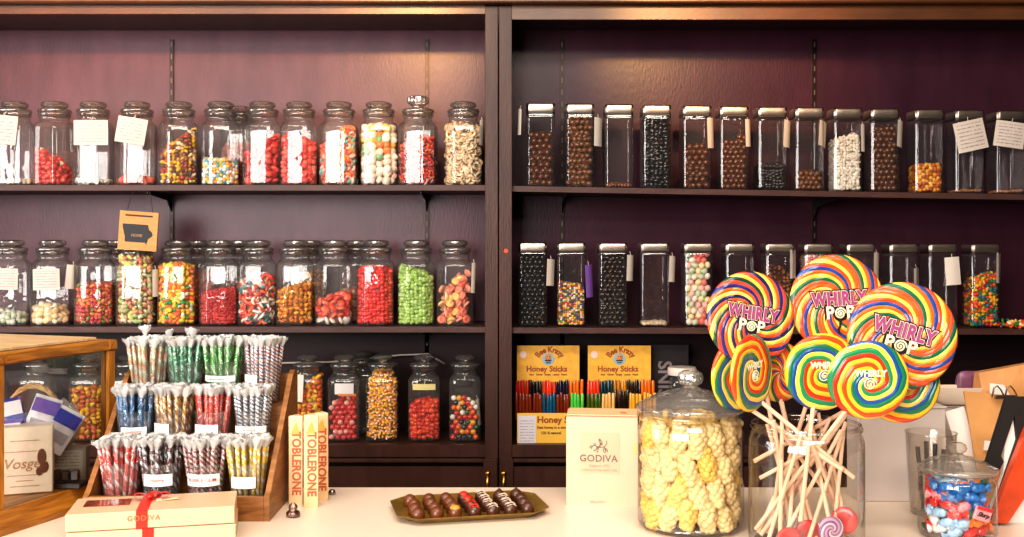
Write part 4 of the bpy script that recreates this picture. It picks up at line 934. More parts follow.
for ti, row in enumerate(tiers):
    for ci, (px, fl) in enumerate(row):
        cx, cy, cz = PX(px, TY[ti]), TY[ti], CT+TZ[ti]
        pos_w = ('leftmost', 'second', 'third', 'rightmost')[ci]
        if cup0 is None:
            cup = empty('plastic_cup'); MB().lathe([(.031, .001), (.0325, .003), (.0352, .080), (.0368, .0805), (.0370, .085), (.0355, .0855)], n=32).build('tumbler', M_plast, cup, smooth=40); cup0 = cup
        else:
            cup = dup(cup0)
            for c in list(cup.children):
                if c.name.startswith('label'): bpy.data.objects.remove(c)
        cup.location = (cx, cy, cz)
        tag(cup, 'plastic cup of %s candy sticks, %s on the %s step' % (fl, pos_w, tname[ti]), 'cup', 'candy stick cups')
        cols, tw = SW[fl]; sm = stripe_mat('stick '+fl, cols, tw*1.2)
        pts = [(0, 0)] + [(.0105*math.cos(a), .0105*math.sin(a)) for a in np.linspace(0, 2*PI, 7)[:-1]] + [(.0225*math.cos(a+.2), .0225*math.sin(a+.2)) for a in np.linspace(0, 2*PI, 16)[:-1]]
        me = None
        for k, (x, y) in enumerate(pts):
            up = .016 if (ti == 2 and fl == 'dark green' and k in (2, 14, 11)) else (.022 if fl.startswith('peach') and k == 12 else 0)
            x += random.uniform(-.002, .002); y += random.uniform(-.002, .002)
            if me is None:
                st = MB().tube([(0, 0, .0), (0, 0, .002), (0, 0, SL-.004), (0, 0, SL-.001)], [.0032, .0043, .0043, .003], 8).build('candy_stick', sm, smooth=60)
                if stick_mesh is None: 
                    wm = wrap_mesh(); nf0 = len(wm.f); fm_ = film_mesh(); wm.add(fm_.v, fm_.f); wr = wm.build('cellophane_wrapper', M_cello, st, smooth=True); stick_mesh = wr.data; stick_mesh.materials.append(M_film)
                    for p_ in stick_mesh.polygons:
                        if p_.index >= nf0: p_.material_index = 1
                else: wr = link('cellophane_wrapper', stick_mesh, None, st)
                s = st; me = st
            else: s = dup(me)
            lean = 1.0; f = .62
            s.location = (cx+x, cy+y, cz+.003+up+random.uniform(0, .004))
            s.rotation_euler = (Matrix.Rotation(x*4.2+random.uniform(-.05, .05), 3, 'Y') @ Matrix.Rotation(-y*4.2+random.uniform(-.05, .05), 3, 'X') @ Matrix.Rotation(random.uniform(0, 6), 3, 'Z')).to_euler()
            tag(s, 'wrapped %s candy stick in the %s cup of the %s step' % (fl, pos_w, tname[ti]), 'candy stick', '%s candy sticks' % fl)
        # printed cup labels
        lab = {(0, 1): (-.75, .85, .046, .068, 'cherry', .010), (0, 2): (-.95, .95, .046, .068, 'BUBBLE GUM', .0094), (0, 3): (-.75, .6, .042, .063, None, 0), (1, 0): (-.5, .9, .040, .056, 'raspberry', .008), (1, 1): (-1.1, .05, .038, .063, None, 0), (1, 2): (-.95, .5, .037, .061, None, 0), (1, 3): (-.95, .95, .045, .058, 'licorice', .008), (2, 2): (-1.2, .9, .046, .058, 'watermelon', .007), (2, 3): (-1.1, -.1, .044, .060, None, 0)}.get((ti, ci))
        if lab:
            a0, a1, z0, z1, tx, ts = lab; n = 14; mb = MB(); r = .0366
            vs = [(r*math.sin(a0+(a1-a0)*i/n), -r*math.cos(a0+(a1-a0)*i/n), z) for z in (z0, z1) for i in range(n+1)]
            mb.add(vs, [(i, i+1, n+2+i, n+1+i) for i in range(n)]); lo = mb.build('label_band', mat('label white', (240, 232, 226), .5), cup, smooth=True)
            if tx:
                to = text(tx, ts, mat('label red', (214, 74, 50), .5), lo, (0, 0, 0), rot=(0, 0, 0), bold=.0004 if ts > .01 else .0001)
                for v in to.data.vertices:
                    th = v.co.x/r + (a0+a1)/2; rr = r+.0006; zz = v.co.y
                    v.co = (rr*math.sin(th), -rr*math.cos(th), (z0+z1)/2+zz)
                to.data.update()
# ------------------------------------------------------------------ gold gift boxes with ribbon (front left)
M_gold = mat('cream gift card', (212, 176, 142), .42, var=.03, vscale=2)
M_rib = mat('red ribbon', (204, 38, 18), .35, bump=.05, bscale=80)
bang = math.atan2(.063, .255)
def gift_box(z, dx, label, top, stand):
    w, d, h = .270, .115, .029
    ctr = Vector((-.616+dx, 1.812, z)); t = empty('gift_box', ctr, bang*.92); tag(t, label, 'box', None)
    MB().box((0, 0, h/2), (w, d, h), bev=.0012).build('carton', M_gold, t)
    rx = -.015 + (0 if top else .008); rw = .0185
    mb = MB(); yy = d/2+.0006
    mb.box((rx, 0, h+.0004), (rw, d+.002, .0008)); mb.box((rx, -yy, h/2), (rw, .0008, h+.0008)); mb.box((rx, yy, h/2), (rw, .0008, h+.0008)); mb.box((rx, 0, -.0002), (rw, d+.002, .0005))
    rb = mb.build('ribbon', M_rib, t)
    if top:
        bw = MB()
        for sx, ln, ag in ((-1, .026, .15), (1, .034, -.1), (1, .02, .7)):
            pts = []
            for i in range(13):
                a = 2*PI*i/12; pts.append((sx*(ln*.5-ln*.5*math.cos(a)), math.sin(a)*.004, h+.003+.006*(1-math.cos(a))*.5+.005*math.sin(a)))
            vs = []; 
            for p in pts:
                for s in (-1, 1):
                    q = Matrix.Rotation(ag, 3, 'Z') @ Vector((p[0], p[1]+s*.007, p[2])); vs.append((q.x+rx+.004, q.y+.022, q.z))
            bw.add(vs, [(2*i, 2*i+1, 2*i+3, 2*i+2) for i in range(12)])
        bw.ball((rx+.004, .022, h+.006), .007, 2, (1, 1, .7))
        bw.build('bow', M_rib, rb, smooth=True)
        MB().box((rx+.034, .014, h+.002), (.036, .016, .001), rot=Euler((0, -.05, .1))).build('gift_tag', mat('gift tag', (226, 200, 160), .5), t)
        mb = MB().box((-.078, .012, h+.0005), (.075, .045, .001)); mb.build('window', mat('box window', (120, 50, 24), .12, var=.5, vscale=30), t)
        text('GODIVA', .0125, mat('gold print', (150, 116, 74), .5), t, (-.012, -d/2-.0012, h*.58), bold=0, spacing=1.15)
    return t
gift_box(CT, .002, 'lower cream gift box with red ribbon, under the windowed one', False, None)
gift_box(CT+.0305, .0, 'upper cream gift box with red bow and small window on the lid', True, None)
# ------------------------------------------------------------------ upright triangular chocolate bars
M_tob = mat('cream bar carton', (228, 192, 146), .4, var=.03); M_tor = mat('red bar lettering', (188, 92, 52), .5); M_tog = mat('gold bar print', (214, 160, 70), .5)
def choc_bar(px, pyb, pyt, label, rz):
    Y = 525/(pyb-247.0); x = PX(px, Y); h = (pyb-pyt)*Y/F; s = .0305
    t = empty('chocolate_bar', (x, Y+.009, CT), rz); tag(t, label, 'chocolate bar')
    tri = [(-s/2, -.009), (s/2, -.009), (0, s*.866-.009)]
    tri2 = []
    for i in range(3):
        p, q, r = Vector(tri[i]), Vector(tri[i-1]), Vector(tri[(i+1) % 3]); tri2 += [p+(q-p).normalized()*.0025, p+(r-p).normalized()*.0025]
    vs = [(p.x, p.y, 0) for p in tri2]+[(p.x, p.y, h-.002) for p in tri2]+[(p.x*.93, p.y*.93, h) for p in tri2]
    MB().add(vs, [tuple(range(5, -1, -1)), tuple(range(12, 18))]+[(i+6*k, (i+1) % 6+6*k, (i+1) % 6+6+6*k, i+6+6*k) for k in range(2) for i in range(6)]).build('carton', M_tob, t)
    text('TOBLERONE', .0235, M_tor, t, (.001, -.0095, h*.47), rot=(PI/2, PI/2, 0), bold=.0007, squash=.92)
    mb = MB(); mb.add([(-.009, -.0095, h*.80), (.009, -.0095, h*.80), (.002, -.0095, h*.93), (-.003, -.0095, h*.89)], [(0, 1, 2, 3)]); mb.build('mountain_print', M_tog, t)
choc_bar(295.5, 505.5, 416, 'cream triangular chocolate bar, front left of three, beside the candy rack', .02)
choc_bar(310.5, 508, 415, 'cream triangular chocolate bar standing in the middle of three', .1)
choc_bar(320.5, 501, 413, 'cream triangular chocolate bar, rearmost and rightmost of three', .12)
# foil wrapped sweet
t = empty('foil_sweet', P(293, 517, 1.945)); t.location.z = CT; tag(t, 'small silver brown foil wrapped chocolate in front of the triangular bars', 'chocolate')
mb = MB().lathe([(.009, .0005), (.0125, .003), (.0125, .009), (.009, .012), (.0065, .0135), (.0085, .018), (.007, .023), (.003, .026), (.0001, .0265)], n=20)
mb.v = [(x*(1+.07*math.sin(30*z*40+7*x*200)), y*(1+.07*math.sin(z*900)), z) for x, y, z in mb.v]
mb.build('foil', mat('foil', (150, 128, 118), .3, metal=1, bump=.6, bscale=120), t, smooth=True)
t2 = MB().lathe([(.006, .0005), (.008, .003), (.006, .009), (.0001, .012)], n=16).build('silver_ball', mat('silver', (170, 160, 150), .15, metal=1), smooth=True, loc=(PX(332, 2.12), 2.12, CT)); tag(t2, 'tiny silver foil sweet on the counter behind the triangular bars', 'chocolate')

# ------------------------------------------------------------------ tray of chocolates
tang = math.radians(12.5); tc = Vector((-.082, 1.985, CT))
t = empty('serving_tray', tc, tang); tag(t, 'brass coloured tray with cut corners and flared rim holding rows of chocolates', 'tray')
def octo(hx, hy, c): return [(hx-c, -hy), (hx, -hy+c), (hx, hy-c), (hx-c, hy), (-hx+c, hy), (-hx, hy-c), (-hx, -hy+c), (-hx+c, -hy)]
rings = [(octo(.118, .068, .02), 0), (octo(.120, .070, .02), .002), (octo(.142, .090, .034), .013), (octo(.143, .091, .034), .0145), (octo(.141, .089, .033), .0145), (octo(.119, .069, .02), .0035)]
vs = [(x, y, z) for r, z in rings for x, y in r]; fs = [tuple(range(7, -1, -1)), tuple(40+i for i in range(8))]
for k in range(5):
    for i in range(8): fs.append((k*8+i, k*8+(i+1) % 8, k*8+8+(i+1) % 8, k*8+8+i))
MB().add(vs, fs).build('dish', mat('old brass', (150, 118, 48), .35, metal=.55, var=.3, vscale=40), t)
M_c1 = mat('plain chocolate', (104, 56, 30), .36, coat=.2, var=.15, vscale=50); M_c2 = mat('dark chocolate', (74, 40, 26), .34, coat=.2)
M_wd = mat('white drizzle', (214, 190, 170), .5); M_rd = mat('red drizzle', (206, 44, 24), .5); M_gd = mat('gold dust', (206, 140, 50), .5, var=.3, vscale=200)
def praline(style):
    o = MB().lathe([(.0115, 0), (.0125, .002), (.0125, .010), (.0115, .015), (.0085, .019), (.0045, .0215), (.0001, .022)], n=20)
    if style == 'peak': o.v = [(x, y, z+(.004 if math.hypot(x, y) < .001 else 0)) for x, y, z in o.v]
    r = o.build('chocolate', M_c1 if style in ('plain', 'gold') else M_c2, smooth=True)
    zt = lambda rr: .0225-.9*rr*rr/.0125*.7
    def driz(m, n):
        d = MB()
        for k in range(n):
            yy = -.007+.014*k/(n-1)
            pts = [(xx, yy+.0015*math.sin(xx*600), zt(math.hypot(xx, yy))+.0004) for xx in np.linspace(-.0085, .0085, 9)]
            d.tube(pts, .0008, 5)
        d.build('drizzle', m, r, smooth=True)
    if style == 'white': driz(M_wd, 4)
    if style == 'red':
        d = MB(); d.ball((0, 0, .0165), .0095, 2, (1, 1, .68)); d.build('red_top', M_rd, r, smooth=True)
    if style == 'redline': driz(M_rd, 4)
    if style == 'gold':
        d = MB(); d.ball((0, 0, .0165), .0100, 2, (1, 1, .66)); d.build('gold_top', M_gd, r, smooth=True)
    return r
lay = [['plain', 'plain', 'gold', 'redline', 'white', 'white', 'dark'], ['plain', 'plain', 'plain', 'redline', 'white', 'white', 'dark'], ['plain', 'plain', 'plain', 'red', 'white', 'white', 'dark'], ['plain', 'plain', 'plain', 'red', 'white', 'peak', 'peak']]
desc = {'plain': 'plain milk chocolate dome in the left half of the brass tray', 'gold': 'milk chocolate dusted gold on top, front row of the brass tray', 'redline': 'dark chocolate with red drizzle lines on the brass tray', 'red': 'dark chocolate with solid red top on the brass tray', 'white': 'dark chocolate with white drizzle lines on the brass tray', 'dark': 'smooth dark chocolate in the right column of the brass tray', 'peak': 'pointed dark chocolate in the back row of the brass tray'}
pr = {}
R = Matrix.Rotation(tang, 3, 'Z')
for j, row in enumerate(lay):
    for i, s in enumerate(row):
        if s not in pr: o = praline(s); pr[s] = o
        else: o = dup(pr[s])
        o.location = tc + R @ Vector((-.103+.0345*i+.002*random.uniform(-1, 1), -.052+.035*j, .0037)); o.rotation_euler = (0, 0, random.uniform(-.3, .3)+tang)
        tag(o, desc[s], 'chocolate', desc[s].split(' on ')[0].split(' in ')[0]+'s')
# ------------------------------------------------------------------ cream ballotin box
M_god = mat('cream box card', (208, 176, 148), .5, var=.02, vscale=3); M_gt = mat('box print', (104, 92, 84), .6); M_gt2 = mat('box fine print', (170, 150, 130), .6)
Yg = 2.035; gx0, gx1 = PX(566, Yg), PX(638, Yg-.02)
t = empty('gift_box', ((gx0+gx1)/2, Yg-.008, CT), -.12); tag(t, 'tall plain cream gift box with horse rider emblem, left of the big sweet jar', 'box')
gw = gx1-gx0; gh = .171
mb = MB(); mb.add([(-gw/2, 0, 0), (gw/2, 0, 0), (gw/2, .085, 0), (-gw/2, .085, 0), (-gw/2, 0, gh), (gw/2, 0, gh), (gw/2+.004, .085, gh+.003), (-gw/2-.002, .085, gh+.003)], [(0,1,5,4),(1,2,6,5),(2,3,7,6),(3,0,4,7),(4,5,6,7),(3,2,1,0)])
mb.build('carton', M_god, t)
MB().box((0, .045, gh+.0035), (gw*.98, .07, .002), rot=Euler((.03, 0, 0))).build('top_flap', mat('box flap', (226, 186, 140), .5), t)
MB().box((-.004, -.0006, gh*.60), (gw*.56, .0008, gh*.46)).build('front_panel', mat('box panel', (200, 167, 138), .5), t)
text('GODIVA', .0185, M_gt, t, (-.006, -.0016, gh*.535), bold=.0002, spacing=1.05)
text('Belgium 1926', .0075, M_gt2, t, (-.004, -.0016, gh*.455)); text('CHOCOLATIER SINCE 1926', .0055, M_gt2, t, (-.004, -.0016, gh*.405)); text('BALLOTIN', .006, M_gt2, t, (-.008, -.0008, gh*.045))
em = MB()
def line(pts, r=.0007): em.tube([(x*.001-.004, -.0016, gh*.60+z*.001) for x, z in pts], r, 5)
line([(-16, 8), (-14, 13), (-9, 15), (-5, 12), (2, 11), (9, 12), (11, 7), (12, 2)], .0009); line([(-14, 13), (-17, 14), (-19, 9)]); line([(-9, 15), (-8, 19), (-12, 17)])
line([(-5, 12), (-7, 6), (-12, 4)]); line([(-4, 11), (-3, 5), (-6, 1)]); line([(9, 12), (7, 6), (9, 1), (11, 0)]); line([(11, 9), (14, 8), (15, 2)]); line([(9, 12), (14, 18), (13, 24)])
line([(0, 11), (1, 18), (0, 23)], .001); line([(1, 20), (5, 15)]); line([(0, 13), (-4, 7)]); em.ball((-.004, -.0016, gh*.60+.0255), .0022, 1, (1, .3, 1)); line([(1, 26), (4, 22), (5, 17)])
em.build('rider_emblem', M_gt, t, smooth=True)
MB().box((gw/2-.004, -.0006, gh*.66), (.008, .001, .022)).build('gold_seal', mat('gold seal', (222, 180, 116), .4), t)
MB().box((gw*.30, .03, gh+.0055), (.012, .006, .001)).build('seal_strip', mat('seal strip', (190, 90, 50), .5), t)

# ------------------------------------------------------------------ big jar of puffed sweets
def round_jar(R, h, label, name, lid=True, neck=.92):
    t = empty(name); 
    MB().lathe([(R*.80, .001), (R*.95, .003), (R, .012), (R, .02), (R, h*.80), (R*.995, h*.86), (R*.97, h*.90), (R*.94, h*.925), (R*.93, h*.94), (R*.965, h*.95), (R*.975, h*.965), (R*.955, h*.98), (R*.93, h*.985), (R*.95, h*.995), (R*.94, h), (R*.91, h*.998), (R*.905, h*.95)], n=56).build('body', M_clear, t, smooth=True)
    MB().lathe([(R*.86, .006), (R*.90, .0085), (.0001, .0088)], n=40).build('thick_base', M_clearlid, t, smooth=True)
    if lid:
        k = R/.094
        l = MB().lathe([(R*.88, h*.99), (R*.90, h+.002*k), (R*1.0, h+.003*k), (R*1.035, h+.007*k), (R*1.03, h+.012*k), (R*.95, h+.015*k), (R*.86, h+.020*k), (R*.70, h+.028*k), (R*.50, h+.035*k), (R*.33, h+.039*k), (R*.20, h+.042*k), (R*.16, h+.045*k)], n=56).build('lid', M_clearlid, t, smooth=True)
        MB().lathe([(R*.15, h+.044*k), (R*.15, h+.047*k), (R*.23, h+.052*k), (R*.255, h+.060*k), (R*.23, h+.069*k), (R*.14, h+.074*k), (.0001, h+.075*k)], n=12).build('knob', M_clearlid, l, smooth=25)
    return tag(t, label, 'jar')
jx, jy = PX(690.5, 1.88), 1.88
pj = round_jar(.094, .205, 'big round lidded glass jar of pale yellow puffed sweets', 'candy_jar'); pj.location = (jx, jy, CT)
M_puff = [mat('puff cream', (222, 196, 142), .55, var=.1, vscale=50, sss=.1), mat('puff yellow', (224, 186, 96), .55, var=.1, vscale=50)]
puffs = []
for k in range(4):
    mb = MB(); rnd = random.Random(k)
    for ring in range(7):
        zz = (ring-3)*.0075; rr = .0115*(1-.35*abs(ring-3)/3)
        for j in range(6):
            a = 2*PI*j/6+ring*.5; mb.ball((rr*math.cos(a)+rnd.uniform(-.001, .001), rr*math.sin(a)+rnd.uniform(-.001, .001), zz+rnd.uniform(-.0015, .0015)), rnd.uniform(.0058, .0082), 2)
    mb.ball((0, 0, 0), .012, 1, (1, 1, 1.9))
    puffs.append((mb, None))
pm = {}
n = 0
def puff(x, y, z, rot, k, mi):
    global n
    key = (k, mi)
    if key not in pm: o = puffs[k][0].build('puffed_sweet', M_puff[mi], smooth=True); pm[key] = o
    else: o = pm[key].copy(); COL.objects.link(o)
    o.location = (jx+x, jy+y, CT+z); o.rotation_euler = rot
    tag(o, 'knobbly pale yellow puffed sweet inside the big lidded jar', 'candy', 'puffed sweets in the big jar'); n += 1
for lvl in range(4):
    z = .036+lvl*.043
    for j in range(14):
        a = 2*PI*(j+.5*(lvl % 2))/14; r = .072
        puff(r*math.cos(a), r*math.sin(a), z+random.uniform(-.005, .005), (random.uniform(-.3, .3), random.uniform(-.3, .3), random.uniform(0, 6)), random.randrange(4), 1 if random.random() < .3 else 0)
    for j in range(7):
        a = 2*PI*j/7+lvl; puff(.040*math.cos(a), .040*math.sin(a), z+.01, (random.uniform(-.5, .5), random.uniform(-.5, .5), random.uniform(0, 6)), random.randrange(4), 1)

# ------------------------------------------------------------------ lollipop jar
lx, ly = PX(806, 1.755), 1.755
lj = round_jar(.094, .207, 'big round open glass jar holding the lollipop bouquet', 'lollipop_jar', lid=False); lj.location = (lx, ly, CT)
BIGC = [(232,104,36), (240,200,92), (222,82,44), (34,76,146), (232,104,36), (238,196,84), (28,104,74), (226,92,60)]
SMC = [(232,84,36), (244,190,48), (34,120,84), (36,84,150), (246,214,90), (40,140,90), (222,60,36), (246,190,60)]
MBIG = swirl_mat('big swirl', BIGC, 4, -1.5, .088, rings=4.0)
MBIG2 = swirl_mat('big swirl dark', [(228,100,40), (240,204,96), (34,42,88), (222,88,50), (238,190,84), (26,74,58), (216,76,60), (40,50,116)], 4, -1.4, .08, rings=4.0)
MSM = swirl_mat('small swirl', SMC, 1, -1.25, .068, rings=2, power=.9, wob=.36)
M_stick = mat('paper stick', (224, 186, 156), .7)
M_wp1 = mat('logo pink', (150, 66, 116), .45); M_wp2 = mat('logo black', (26, 16, 22), .5); M_wp3 = mat('logo pale', (244, 230, 190), .45); M_wp4 = mat('logo maroon', (110, 30, 60), .45); M_smw = mat('logo faint', (240, 232, 200), .4)
def candy_disc(name, R, m, parent, th=.011):
    prof = [(.0001, -th/2), (R*.3, -th/2), (R*.6, -th*.5), (R*.88, -th*.46), (R*.96, -th*.32), (R, 0), (R*.96, th*.32), (R*.88, th*.46), (R*.6, th*.5), (R*.3, th/2), (.0001, th/2)]
    return MB().lathe(prof, n=64, cap_bot=False).build(name, m, parent, smooth=True)
def lollipop(px, py, Y, rpx, m, label, yaw=0, tilt=0, roll=0, rim=None, logo='big', spin=0, sr=.0037, sq=1.0):
    c = P(px, py, Y); R = rpx*Y/F
    t = empty('lollipop', c); tag(t, label, 'lollipop', None)
    d = candy_disc('candy_disc', R, m, t)
    Mx = Matrix.Rotation(yaw, 4, 'Z') @ Matrix.Rotation(tilt, 4, 'X') @ Matrix.Rotation(roll, 4, 'Y')
    base = Mx @ Matrix.Rotation(PI/2, 4, 'X')
    d.rotation_euler = (base @ Matrix.Rotation(spin, 4, 'Z')).to_euler()
    # stick: from behind the disc centre through a point of the jar mouth and on down
    zr = CT+.207; p0 = c + Vector((0, .0, 0)); q = Vector((lx+rim[0], ly+rim[1], zr)); dr = (q-p0).normalized(); e = p0
    nv = (Matrix.Rotation(yaw, 3, 'Z') @ Matrix.Rotation(tilt, 3, 'X')) @ Vector((0, 1, 0)); vp = (q-c)-nv*((q-c).dot(nv)); p0 = c+vp.normalized()*R*.86; dr = (q-p0).normalized(); e = p0
    s = 0
    while True:
        s += .002; e2 = p0+dr*s
        if e2.z < CT+.016: break
        if e2.z < zr-.01 and math.hypot(e2.x-lx, e2.y-ly) > .086: break
        e = e2
    MB().tube([p0-c, e-c], sr, 10).build('stick', M_stick, t, smooth=40)
    # printed logo on the wrapper face
    lg = empty('logo'); lg.parent = t
    bpy.data.objects.remove(lg)
    rotm = (base).to_euler(); nrm = (base.to_3x3() @ Vector((0, 0, 1)))
    def put(tx, size, mm, u, v, k, **kw):
        off = base.to_3x3() @ Vector((u, v, .0058+k)); return text(tx, size, mm, t, off, rot=rotm, name='logo_lettering', **kw)
    if logo == 'big':
        s = R/.088
        put('WHIRLY', .033*s, M_wp2, 0, .008*s, 0, bold=.0048*s, extrude=.0002, squash=.74, spacing=1.12)
        put('WHIRLY', .033*s, M_wp3, 0, .008*s, .0005, bold=.0025*s, extrude=.0002, squash=.74, spacing=1.12)
        put('WHIRLY', .033*s, M_wp1, 0, .008*s, .0010, bold=.0016*s, extrude=.0002, squash=.74, spacing=1.12)
        for tx, uu, sz in (('P', -.0185, .030), ('P', .0185, .030)):
            put(tx, sz*s, M_wp2, uu*s, -.016*s, 0, bold=.0046*s, extrude=.0002); put(tx, sz*s, M_wp3, uu*s, -.016*s, .0006, bold=.0008*s, extrude=.0002)
        sw = MB(); sk = MB()
        pts = [((.0105*(1-i/34))*math.cos(i*.45), (.0105*(1-i/34))*math.sin(i*.45), 0) for i in range(34)]
        sk.lathe([(.0001, 0), (.0135*s, 0), (.0135*s, .0004), (.0001, .0004)], n=24); sk.tube([(0, -.01*s, 0), (-.002*s, -.022*s, 0), (-.006*s, -.028*s, 0), (-.004*s, -.034*s, 0)], .0022*s, 6)
        sw.tube([(x*s, y*s, .0011) for x, y, z in pts], .0015*s, 6)
        off = base.to_3x3() @ Vector((0, -.017*s, .0058))
        sk.build('logo_backing', M_wp2, t, loc=off, rot=rotm, smooth=40); sw.build('logo_spiral', M_wp3, t, loc=off, rot=rotm, smooth=True)
    elif logo == 'small':
        s = R/.066
        put('WHIRLY', .015*s, M_smw, .003*s, .012*s, 0, bold=.0006*s, extrude=.0002, squash=.9)
        sw = MB(); sw.tube([((.011*(1-i/34))*math.cos(i*.45)*s, (.011*(1-i/34))*math.sin(i*.45)*s, .0) for i in range(34)], .0011*s, 6)
        sw.build('logo_spiral', M_smw, t, loc=base.to_3x3() @ Vector((.002*s, -.006*s, .006)), rot=rotm, smooth=True)
    return t
lollipop(838, 304, 1.835, 50, MBIG, 'big rainbow lollipop at the top middle of the bouquet, pink and cream lettering', yaw=.1, tilt=-.1, roll=-.05, rim=(.008, .05), spin=1.0)
lollipop(751, 318, 1.79, 47, MBIG2, 'big rainbow lollipop at the left of the bouquet, with dark blue stripes', yaw=.2, tilt=-.12, roll=.18, rim=(-.05, .035), spin=2.2)
lollipop(902, 336, 1.765, 54, MBIG, 'biggest rainbow lollipop at the right of the bouquet', yaw=-.1, tilt=-.05, roll=.28, rim=(.062, .01))
lollipop(736, 375, 1.80, 36, MSM, 'small rainbow lollipop turned away behind the narrow left one', yaw=.65, tilt=0, rim=(-.06, .02), logo=None, spin=1.3)
lollipop(780, 372, 1.83, 30, MBIG, 'small orange lollipop half hidden between left and middle lollipops', yaw=.3, tilt=0, rim=(-.02, .06), logo=None, spin=.4)
lollipop(899, 384, 1.80, 39, MSM, 'small rainbow lollipop peeking out under the biggest lollipop at right', yaw=-.2, tilt=0, rim=(.055, .04), logo=None, spin=3.4)
lollipop(822, 372, 1.735, 39, MSM, 'small green and yellow lollipop in the middle of the lower row', yaw=.1, tilt=.05, rim=(.0, -.03), logo='small', spin=.6)
lollipop(751.5, 373, 1.72, 39, MSM, 'narrow small lollipop turned sideways at the left of the lower row', yaw=.82, tilt=0, rim=(-.035, -.03), logo='small', spin=2.0, roll=-.1)
lollipop(868, 380, 1.69, 40, MSM, 'small rainbow lollipop in front at the right of the lower row', yaw=-.1, tilt=.08, rim=(.030, -.05), logo='small', spin=4.2)
# upside-down pops and loose sticks crossing in the jar
def loose(p0, p1, head, label, hm=None):
    a = Vector((lx+p0[0], ly+p0[1], CT+p0[2])); b_ = Vector((lx+p1[0], ly+p1[1], CT+p1[2]))
    t = empty('lollipop_stick' if not head else 'small_lollipop', a); tag(t, label, 'lollipop stick' if not head else 'lollipop', 'loose paper sticks in the lollipop jar' if not head else None)
    st = MB().tube([(0, 0, 0), b_-a], .0034, 8).build('paper_stick', M_stick, t, smooth=40)
    if head:
        candy_disc('candy_disc', .022, hm, t, .009).rotation_euler = (PI/2, .2, head)
LP = 'white paper stick crossing the others inside the lollipop jar'
for p0, p1 in (((-.082, -.02, .118), (.035, -.01, .178)), ((-.078, .01, .02), (.03, .045, .222)), ((-.055, -.045, .015), (-.045, -.02, .215)), ((.076, -.02, .03), (-.05, .02, .205)), ((-.06, -.055, .016), (.048, -.035, .200)), ((-.015, -.06, .02), (.062, -.015, .210)),
               ((.055, -.03, .02), (.012, .03, .215)), ((-.02, .02, .02), (-.062, -.03, .215)), ((.02, .05, .02), (-.03, .04, .235)), ((.065, .02, .03), (.035, .05, .215)), ((-.07, -.03, .02), (-.02, -.05, .2)), ((.07, .0, .02), (-.01, -.06, .19)), ((-.03, .055, .02), (.05, .03, .21)), ((.0, .06, .02), (-.06, .02, .2)), ((-.05, .03, .02), (-.05, -.04, .18)), ((.03, -.05, .02), (.06, -.01, .2))):
    loose(p0, p1, 0, LP)
M_pv = swirl_mat('violet swirl', [(150,110,150), (196,150,180), (120,80,130), (210,190,200)], 2, -1.5, .022, rings=2)
M_pr2 = mat('red pop', (196, 60, 60), .3, coat=.4, var=.3, vscale=50)
loose((.022, -.066, .045), (.012, -.02, .15), .2, 'small violet swirled lollipop lying upside down at the front of the jar', M_pv)
loose((-.045, -.058, .025), (-.02, .0, .13), .2, 'small red lollipop upside down at the bottom left of the jar', M_pr2)
loose((.05, -.045, .055), (.045, .01, .15), -.5, 'small red lollipop upside down at the right of the jar', M_pr2)
loose((-.005, -.03, .03), (-.01, .03, .14), .1, 'small red lollipop buried upside down in the middle of the jar', M_pr2)

# ------------------------------------------------------------------ jar of wrapped sweets (front right)
wx, wy = PX(957, 1.815), 1.815
wj = round_jar(.064, .112, 'small round lidded glass jar of wrapped sweets at front right', 'candy_jar'); wj.location = (wx, wy, CT)
WC = {'blue': (40, 110, 180), 'red': (206, 40, 40), 'pink': (238, 140, 150), 'orange': (240, 130, 30), 'light blue': (150, 190, 220), 'white': (226, 220, 220), 'green': (30, 90, 70)}
wrp = {}
def wrapped(cn, loc, rot):
    m = mat('wrapper '+cn, WC[cn], .22, var=.25, vscale=90, bump=.4, bscale=90, coat=.4)
    if cn not in wrp:
        t = empty('wrapped_sweet'); 
        v, f = ICO[2]; mb = MB(); mb.add([(math.copysign(abs(x)**.7, x)*.0135, math.copysign(abs(y)**.8, y)*.008, math.copysign(abs(z)**.8, z)*.0085) for x, y, z in v], f); mb.build('sweet', m, t, smooth=True)
        for sx in (-1, 1):
            n_ = 10; vs = []
            for r, x in ((.0025, .0125), (.003, .0145), (.0065, .018), (.0085, .022)):
                for k in range(n_):
                    a = 2*PI*k/n_; q = r*(1+.25*math.sin(5*a)); vs.append((sx*x, q*math.cos(a)*.5, q*math.sin(a)))
            MB().add(vs, [(i*n_+k, i*n_+(k+1) % n_, (i+1)*n_+(k+1) % n_, (i+1)*n_+k) for i in range(3) for k in range(n_)]).build('twist_end', m, t, smooth=True)
        wrp[cn] = t
    else: t = dup(wrp[cn])
    t.location = loc; t.rotation_euler = rot
    tag(t, cn+' wrapped sweet with twisted ends in the small round jar', 'wrapped sweet', cn+' wrapped sweets')
names = list(WC)
order = ['blue', 'orange', 'red', 'blue', 'pink', 'blue', 'light blue', 'red', 'white', 'orange', 'green', 'blue', 'pink', 'red', 'orange', 'light blue']
k = 0
